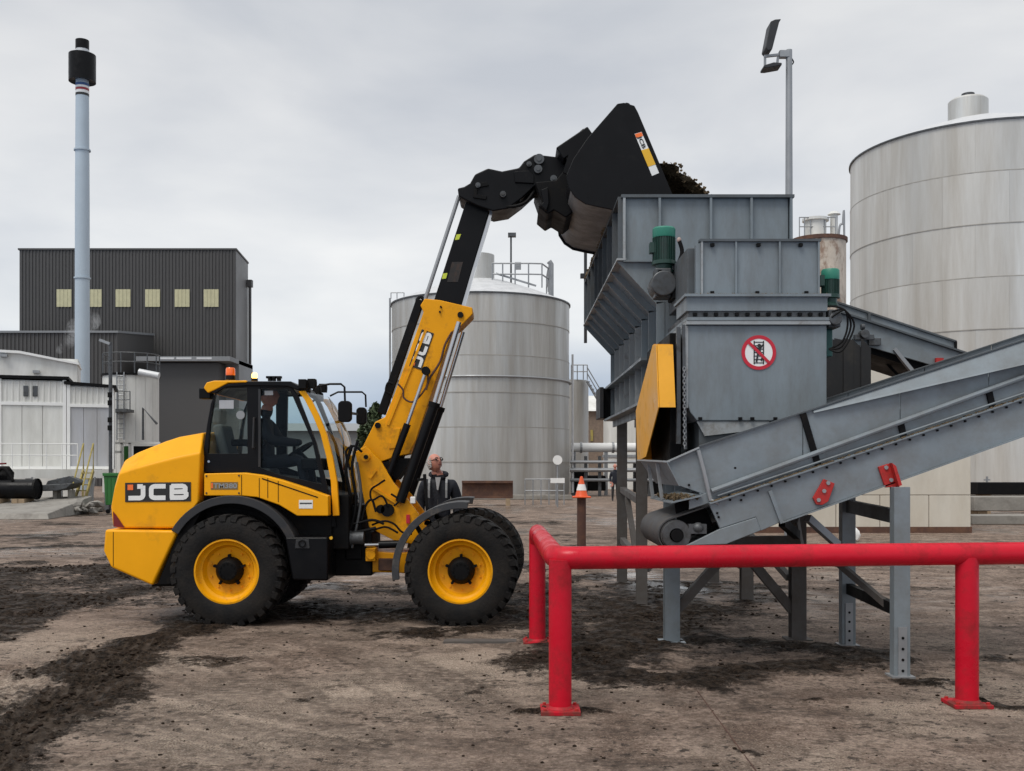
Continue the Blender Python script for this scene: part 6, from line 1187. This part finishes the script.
# white shed and cabins
DS = 52; SHD = shd = thing('white_shed', 'plain white flat roofed shed behind the site cabins', 'building', (PX(20, DS), DS, 0)); 
MB().box(PX(-60, DS), PX(75, DS), DS, DS+3, 0, PZ(358, DS)).build('wall', M['cabin'], shd); MB().prism([(PX(-60, DS), PZ(350, DS)), (PX(22, DS), PZ(352, DS)), (PX(76, DS), PZ(362, DS)), (PX(76, DS), PZ(364, DS)), (PX(22, DS), PZ(354.5, DS)), (PX(-60, DS), PZ(353, DS))], DS-.3, DS+3).build('roof', M['white'], shd); MB().prism([(PX(-60, DS), PZ(352.8, DS)), (PX(22, DS), PZ(354.3, DS)), (PX(74.5, DS), PZ(364, DS)), (PX(74.5, DS), 2), (PX(-60, DS), 2)], DS-.08, DS).build('front_wall', M['cabin'], shd)
for x, y in ((8, 357), (37, 372)): MB().box(PX(x-3, DS), PX(x+3, DS), DS-.4, DS-.1, PZ(y+1.5, DS), PZ(y-1, DS)).build('wall_lamp', M['galv'], shd)
DK = 42; zb_ = 1.62
dk = thing('raised_deck', 'raised deck with white guard rail in front of the site cabins', 'deck', (PX(40, DK), DK-1, 0))
MB().box(PX(-30, DK), PX(108, DK), DK-1.4, DK+2.2, zb_-.35, zb_-.02).build('deck_floor', M['cabin'], dk)
for x in (-20, 6, 34, 62, 90, 105): MB().box(PX(x, DK)-.1, PX(x, DK)+.1, DK-1.3, DK-1.1, 0, zb_-.35).build('post', M['galv'], dk); MB().bar((PX(x, DK)+.05, DK-1.42, .55), (PX(x+4, DK), DK-1.42, zb_-.3), .06, .08).build('strut', M['galv'], dk)
rail('guard_rail', [(PX(x, DK), DK-1.25, zb_) for x in (-20, 6, 20, 35, 50, 64, 78)], 1.0, dk, M['white'], r=.022)
def cabin(x0, x1, z0, z1, z2, mt, mtop, label, y=DK, win=None, slope=0):
    c = thing('site_cabin', label, 'cabin', (PX((x0+x1)/2, y), y, z0)); a, b = PX(x0, y), PX(x1, y)
    MB().box(a+.02, b-.02, y+.05, y+2.4, z0, z2-.05).build('core', M['cabin'], c)
    n = 3
    for i in range(n): u = a+.12+(b-a-.24)*i/n; v = a+.12+(b-a-.24)*(i+1)/n; MB().box(u+.008, v-.008, y, y+.05, z0+.12, z1-.08).build('panel', mt, c, bevel=.01)
    m = MB(); corr(m, a+.12, b-.12, y, z1+.06, z2-.1, .21, .03); m.build('upper_sheet', mtop, c)
    for u in (a, b-.13): MB().box(u, u+.13, y-.05, y+.05, z0, z2-.02).build('corner_post', M['white'], c)
    MB().box(a, b, y-.052, y+.05, z1-.07, z1+.06).build('mid_rail', M['white'], c); MB().box(a+.135, b-.135, y-.045, y+.05, z0, z0+.12).build('bottom_rail', M['white'], c)
    MB().hexa([(a-.1, y-.15, z2), (b+.1, y-.15, z2-slope), (b+.1, y+2.5, z2-slope), (a-.1, y+2.5, z2), (a-.1, y-.15, z2+.12), (b+.1, y-.15, z2+.12-slope), (b+.1, y+2.5, z2+.12-slope), (a-.1, y+2.5, z2+.12)]).build('roof', M['blackmatt'], c)
    if win:
        for x in win: w = MB().box(PX(x, y), PX(x+4.6, y), y-.055, y-.03, PZ(397, y), PZ(386.5, y)).build('vent_window', M['gunmetal'], c)
    return c
K1 = cabin(3.5, 65.5, zb_, PZ(404, DK), PZ(379.5, DK), M['cabin'], M['cabin'], 'white site cabin with two small dark vents on the raised deck', win=(26.5, 35))
K2 = cabin(66, 110, zb_, PZ(405, DK), PZ(384, DK), M['cabingrey'], M['cabin'], 'white site cabin with grey streaked panel next to the yellow steps', slope=.12)
def turn(o, pivot, a):
    m = Matrix.Rotation(a, 3, 'Z'); p = Vector((*pivot, 0)); o.location = p+m @ (Vector(o.location)-p); o.rotation_euler = (0, 0, a)
for k in (K1, K2, dk): turn(k, (PX(57, DK), DK), R(19))
turn(SHD, (PX(40, DS), DS), R(20))
st = thing('access_steps', 'yellow steel access steps with handrails up to the cabin deck', 'steps', (PX(86, 40), 40, 0))
for s in (80, 90): MB().bar((PX(s, 40), 39.2, 0), (PX(s-3, 40), 40.6, zb_-.05), .06, .16).build('stringer', M['stairyellow'], st); MB().tube([(PX(s+1.5, 40), 39.2, .0), (PX(s+1.5, 40), 39.2, 1.0), (PX(s-3, 40), 40.6, zb_+1.0), (PX(s-3, 40), 40.6, zb_)], .03, 6).build('handrail', M['stairyellow'], st)
for i in range(7): t = (i+.5)/7; MB().box(PX(80-3*t, 40), PX(90-3*t, 40), 39.2+1.4*t-.12, 39.2+1.4*t+.12, (zb_-.05)*t, (zb_-.05)*t+.04).build('tread', M['stairyellow'], st)
# cylindrical white tank with ladder and top platform
wt = thing('storage_tank', 'short white vertical tank with ladder and railed platform beside the cabins', 'tank', (PX(132, 50), 50, 0)); z1 = PZ(377, 50); X = PX(131, 50)
for j in range(18):
    a = 2*math.pi*j/18; mb = MB(); vs = []; 
    for k in range(4):
        t = a+2*math.pi/18*.97*k/3
        for r_ in (1.28, 1.24): vs += [(X+r_*math.cos(t), 50+r_*math.sin(t), .5), (X+r_*math.cos(t), 50+r_*math.sin(t), z1)]
    fs = []
    for k in range(3): b = k*4; fs += [(b, b+4, b+5, b+1), (b+1, b+5, b+7, b+3)]
    mb.add(vs, fs+[(0, 1, 3, 2), (12, 14, 15, 13)]).build('stave_panel', M['cabin'], wt)
MB().lathe([(0, .4), (1.23, .4), (1.23, z1-.02), (0, z1+.1)], (X, 50, 0), 'Z', 24).build('core', M['cabingrey'], wt)
MB().lathe([(1.2, z1), (1.36, z1), (1.36, z1+.1), (1.2, z1+.1)], (X, 50, 0), 'Z', 28).build('rim', M['blackmatt'], wt)
rail('guard_rail', [(X+1.3*math.cos(a), 50+1.3*math.sin(a), z1+.1) for a in np.linspace(math.pi*.9, math.pi*2.1, 9)], .95, wt, M['gunmetal'], r=.03)
MB().cyl(P(139, 372, 48.6), P(159, 376, 48.6), .16, 12).build('vent_pipe', M['tankdome'], wt, smooth=True)
mb = MB()
for s in (117, 124): mb.cyl(P(s, 440, 48.6), P(s, 372, 48.6), .03, 6)
for i in range(14): mb.cyl(P(117, 438-i*4.8, 48.6), P(124, 438-i*4.8, 48.6), .02, 5)
mb.build('ladder', M['galv'], wt); MB().box(PX(112, 48.3), PX(131, 48.3), 47.7, 48.7, PZ(412.5, 48.3), PZ(409.5, 48.3)).build('platform', M['gunmetal'], wt)
rail('platform_rail', [(PX(x, 47.8), 47.8, PZ(410, 48)) for x in (112, 118, 124, 130)], .85, wt, M['gunmetal'], r=.025)
MB().tube([P(143, 440, 48.6), P(143, 408, 48.6), P(157, 424, 48.6)], .06, 8).build('stay_pipe', M['gunmetal'], wt)
pl = thing('lamp_post', 'thin dark lamp post standing at the cabin corner', 'lamp post', (PX(110.5, 41), 41, 0)); mb = MB(); mb.cyl((PX(110.5, 41), 41, 0), (PX(110.5, 41), 41, PZ(342, 41)), .07, 10); mb.build('post', M['gunmetal'], pl); MB().bar(P(100, 340, 41), P(110.5, 344, 41), .2, .1).build('lamp_head', M['galv'], pl)
for k, y in enumerate((395, 403, 420, 428)): MB().box(PX(109, 41), PX(113, 41), 40.85, 40.93, PZ(y+2.5, 41), PZ(y-2.5, 41)).build('junction_box', M['blackmatt'], pl)
# small white frames / stacked pallets by the green bin
gb = thing('waste_bin', 'green wheeled waste bin behind the loader tail', 'bin', (PX(111, 38.2), 38.2, 0)); DGB = 38.2
MB().prism(XZ([(103.5, 476), (119, 476), (118, 505), (105.5, 505)], DGB), DGB, DGB+.8).build('body', M['greenbin'], gb, bevel=.02); MB().prism(XZ([(102.8, 473), (119.7, 473), (119.5, 476), (103, 476)], DGB), DGB-.05, DGB+.85).build('rim', M['greenbin'], gb, bevel=.01)
for x in (106, 110, 114): MB().box(PX(x, DGB), PX(x+1, DGB), DGB-.02, DGB, PZ(502, DGB), PZ(478, DGB)).build('rib', M['greenbin'], gb)
for x in (107, 116): q = Vector((PX(x, DGB), DGB+.1, .08)); MB().lathe([(0, -.03), (.08, -.03), (.08, .03), (0, .03)], q, 'Y', 14).build('caster', M['blackmatt'], gb)
lf = thing('pipe_stand', 'white steel stand with dark panel openings beside the white tank', 'stand', (PX(118, 45), 45, 0))
for a, b in (((112, 443), (112, 475)), ((122, 443), (122, 475)), ((112, 443), (160, 443)), ((112, 452), (122, 452)), ((130, 443), (130, 475))): MB().bar(P(*a, 45), P(*b, 45), .1, .1).build('tube', M['cabin'], lf)
MB().box(PX(123, 45), PX(129.5, 45), 45.1, 45.2, 0, PZ(446, 45)).build('panel', M['greenbin'], lf); MB().box(PX(131, 45), PX(165, 45), 45.3, 45.5, 0, PZ(446, 45)).build('panel', M['blackmatt'], lf)
# black attachments lying at the left
def roller(name, label, x0, x1, y, py, r, D):
    t = thing(name, label, 'attachment', (PX((x0+x1)/2, D), D, 0)); z = PZ(py, D)
    MB().cyl((PX(x0, D), D, z), (PX(x1, D), D, z), r, 20).build('drum', M['black'], t, smooth=True)
    MB().lathe([(r*1.0, 0), (r*1.08, 0), (r*1.08, .08), (r*1.0, .08)], (PX(x1, D)-.04, D, z), 'X', 20).build('drum_end', M['blackmatt'], t)
    return t
rr_ = roller('sweeper_attachment', 'black drum sweeper attachment lying on timber at the far left', -30, 37, 38, 489, .36, 38)
mb = MB(); mb.prismx([(38, 1.1), (38.4, 1.1), (38.5, 1.5), (38.1, 1.75), (37.9, 1.4)], PX(-20, 38), PX(8, 38)); mb.tube(curve([P(-5, 478, 37.8), P(2, 468, 37.8), P(9, 474, 37.8), P(13, 481, 37.8)], 6), .06, 8); mb.build('hitch_frame', M['blackmatt'], rr_, bevel=.02)
MB().bar(P(-4, 464, 37.9), P(6, 463.5, 37.9), .1, .06).build('hitch_pin', M['hired'], rr_)
for x in (2, 20, 26): MB().box(PX(x, 38)-.12, PX(x, 38)+.12, 37.6, 38.4, .3, .56).build('timber', M['plywood'], rr_)
sk = thing('loading_shovel', 'dark empty loader shovel resting on blocks in front of the deck', 'shovel', (PX(60, 39), 39, 0)); Ds = 39
MB().prism(XZ([(42, 485), (78, 483), (72, 488), (62, 490.5), (44, 491)], Ds), Ds-.5, Ds+.6).build('shell', M['gunmetal'], sk, bevel=.02); MB().prism(XZ([(44, 481), (66, 476), (76, 480), (78, 483), (42, 485)], Ds), Ds+.3, Ds+.6).build('back_plate', M['gunmetal'], sk, bevel=.02)
MB().box(PX(55, Ds), PX(59, Ds), Ds-.2, Ds+.2, .0, PZ(490, Ds)).build('block', M['concrete'], sk); MB().box(PX(70, Ds), PX(73, Ds), Ds-.2, Ds+.2, .0, PZ(490, Ds)).build('block', M['concrete'], sk)
cs = thing('concrete_ramp', 'grey concrete slab ramp with broken edge under the black attachments', 'ramp', (PX(30, 36), 36, 0))
MB().hexa([(PX(-60, 35), 34, .0), (PX(62, 35), 34, 0), (PX(94, 39.5), 39.5, 0), (PX(-60, 39.5), 39.5, 0), (PX(-60, 35), 34.2, .22), (PX(58, 35), 34.2, .18), (PX(92, 39.5), 39.5, .62), (PX(-60, 39.5), 39.5, .46)]).build('slab', M['concrete'], cs, bevel=.03)
mb = MB()
for k in range(60): x = random.uniform(66, 98); D = random.uniform(37, 41); r_ = random.uniform(.08, .26); mb.blob((PX(x, D), D, r_*.5+random.uniform(0, .3)), r_, 1, .35, (1.2, 1, .7))
mb.build('rubble', M['concrete'], None, kind='stuff', label='grey broken concrete rubble heaped beside the green bin')
# drain slot in front of the front wheel
gx, gy = G(480, 642); dg_ = thing('drain_cover', 'long dark steel drain cover set in the yard by the barrier', 'drain cover', (gx, gy, .012)); MB().box(gx-.36, gx+.36, gy-.09, gy+.09, .0, .018).build('frame', M['legbrown'], dg_)
MB().box(gx-.34, gx+.34, gy-.075, gy+.075, .018, .021).build('lid', M['legbrown'], dg_)
# ---------------------------------------------------------------- far warehouse, hedge and trees
wh = thing('warehouse', 'long low grey warehouse on the skyline behind the loader cab', 'building', (PX(360, 160), 160, 0))
MB().box(PX(240, 160), PX(392, 160), 160, 180, 0, PZ(431, 160)).build('wall', M['wallgrey'], wh); MB().prismx([(159, PZ(431, 160)), (181, PZ(431, 160)), (170, PZ(422, 160)+.2)], PX(238, 160), PX(394, 160)).build('roof', M['galv'], wh)
wh2 = thing('warehouse', 'long low grey warehouse on the skyline right of the hopper', 'building', (PX(760, 150), 150, 0))
MB().box(PX(640, 150), PX(1080, 150), 150, 170, 0, PZ(440, 150)).build('wall', M['wallgrey'], wh2); MB().prismx([(149, PZ(440, 150)), (171, PZ(440, 150)), (160, PZ(432, 150))], PX(638, 150), PX(1082, 150)).build('roof', M['galv'], wh2)
def tree(px, pytop, D, w, label, seed):
    random.seed(seed); X = PX(px, D); h = PZ(pytop, D); t = thing('tree', label, 'tree', (X, D, 0), 'trees on the skyline')
    mb = MB(); mb.tube([(X, D, 0), (X+.1, D, h*.5), (X, D, h*.9)], [.3, .2, .05], 8)
    for k in range(7): a = random.uniform(0, 6.3); z = h*random.uniform(.3, .7); mb.tube([(X, D, z), (X+math.cos(a)*w*.5, D+math.sin(a)*w*.5, z+h*.18)], [.1, .03], 6)
    mb.build('trunk', M['bark'], t)
    mb = MB()
    for _ in range(1500):
        u = random.uniform(-1, 1); a = random.uniform(0, 6.3); rr = random.random()**.5; z = h*(.62+.38*u); s = w*rr*math.sqrt(max(0, 1-u*u))*(1+.3*math.sin(a*3+seed)+.2*math.sin(u*9)); c = Vector((X+s*math.cos(a), D+s*math.sin(a), z))
        d1 = Vector((random.uniform(-1,1), random.uniform(-1,1), random.uniform(-1,1))).normalized()*random.uniform(.2, .5); d2 = d1.cross(Vector((random.uniform(-1,1), random.uniform(-1,1), 1))).normalized()*random.uniform(.15, .4)
        mb.add([c-d1, c+d2, c+d1, c-d2], [(0,1,2,3)])
    mb.build('crown', M['leaf'], t)
for i, (x, y, D, w, lb) in enumerate([(375.5, 404, 120, .9, 'dark slim tree rising between the cab mirrors and the boom'), (367, 414, 125, 1.1, 'rounded tree just left of the slim tree by the boom'), (604, 418, 130, 2.6, 'tree on the skyline left of the hopper legs')]): tree(x, y, D, w, lb, 100+i)

# faint steam drifting from a vent beside the chimney
st_ = MB()
for k in range(9): t = k/8; st_.blob(P(60+26*t+2*math.sin(t*7), 350-28*t, 86), .35+.75*t, 2, .15)
o = st_.build('steam_plume', None, None, kind='stuff', label='faint white steam wisp drifting up beside the chimney')
m = bpy.data.materials.new('steam'); m.use_nodes = True; nt = m.node_tree; nt.nodes.clear(); v = nt.nodes.new('ShaderNodeVolumePrincipled'); v.inputs['Color'].default_value = (.95, .95, .95, 1)
g = nt.nodes.new('ShaderNodeNewGeometry'); n = nt.nodes.new('ShaderNodeTexNoise'); n.inputs['Scale'].default_value = .9; n.inputs['Detail'].default_value = 4; nt.links.new(g.outputs['Position'], n.inputs[0])
r_ = nt.nodes.new('ShaderNodeMapRange'); r_.inputs['From Min'].default_value = .48; r_.inputs['From Max'].default_value = .7; r_.inputs['To Max'].default_value = .45; nt.links.new(n.outputs[0], r_.inputs[0]); nt.links.new(r_.outputs[0], v.inputs['Density'])
ou = nt.nodes.new('ShaderNodeOutputMaterial'); nt.links.new(v.outputs[0], ou.inputs['Volume']); o.data.materials.clear(); o.data.materials.append(m)
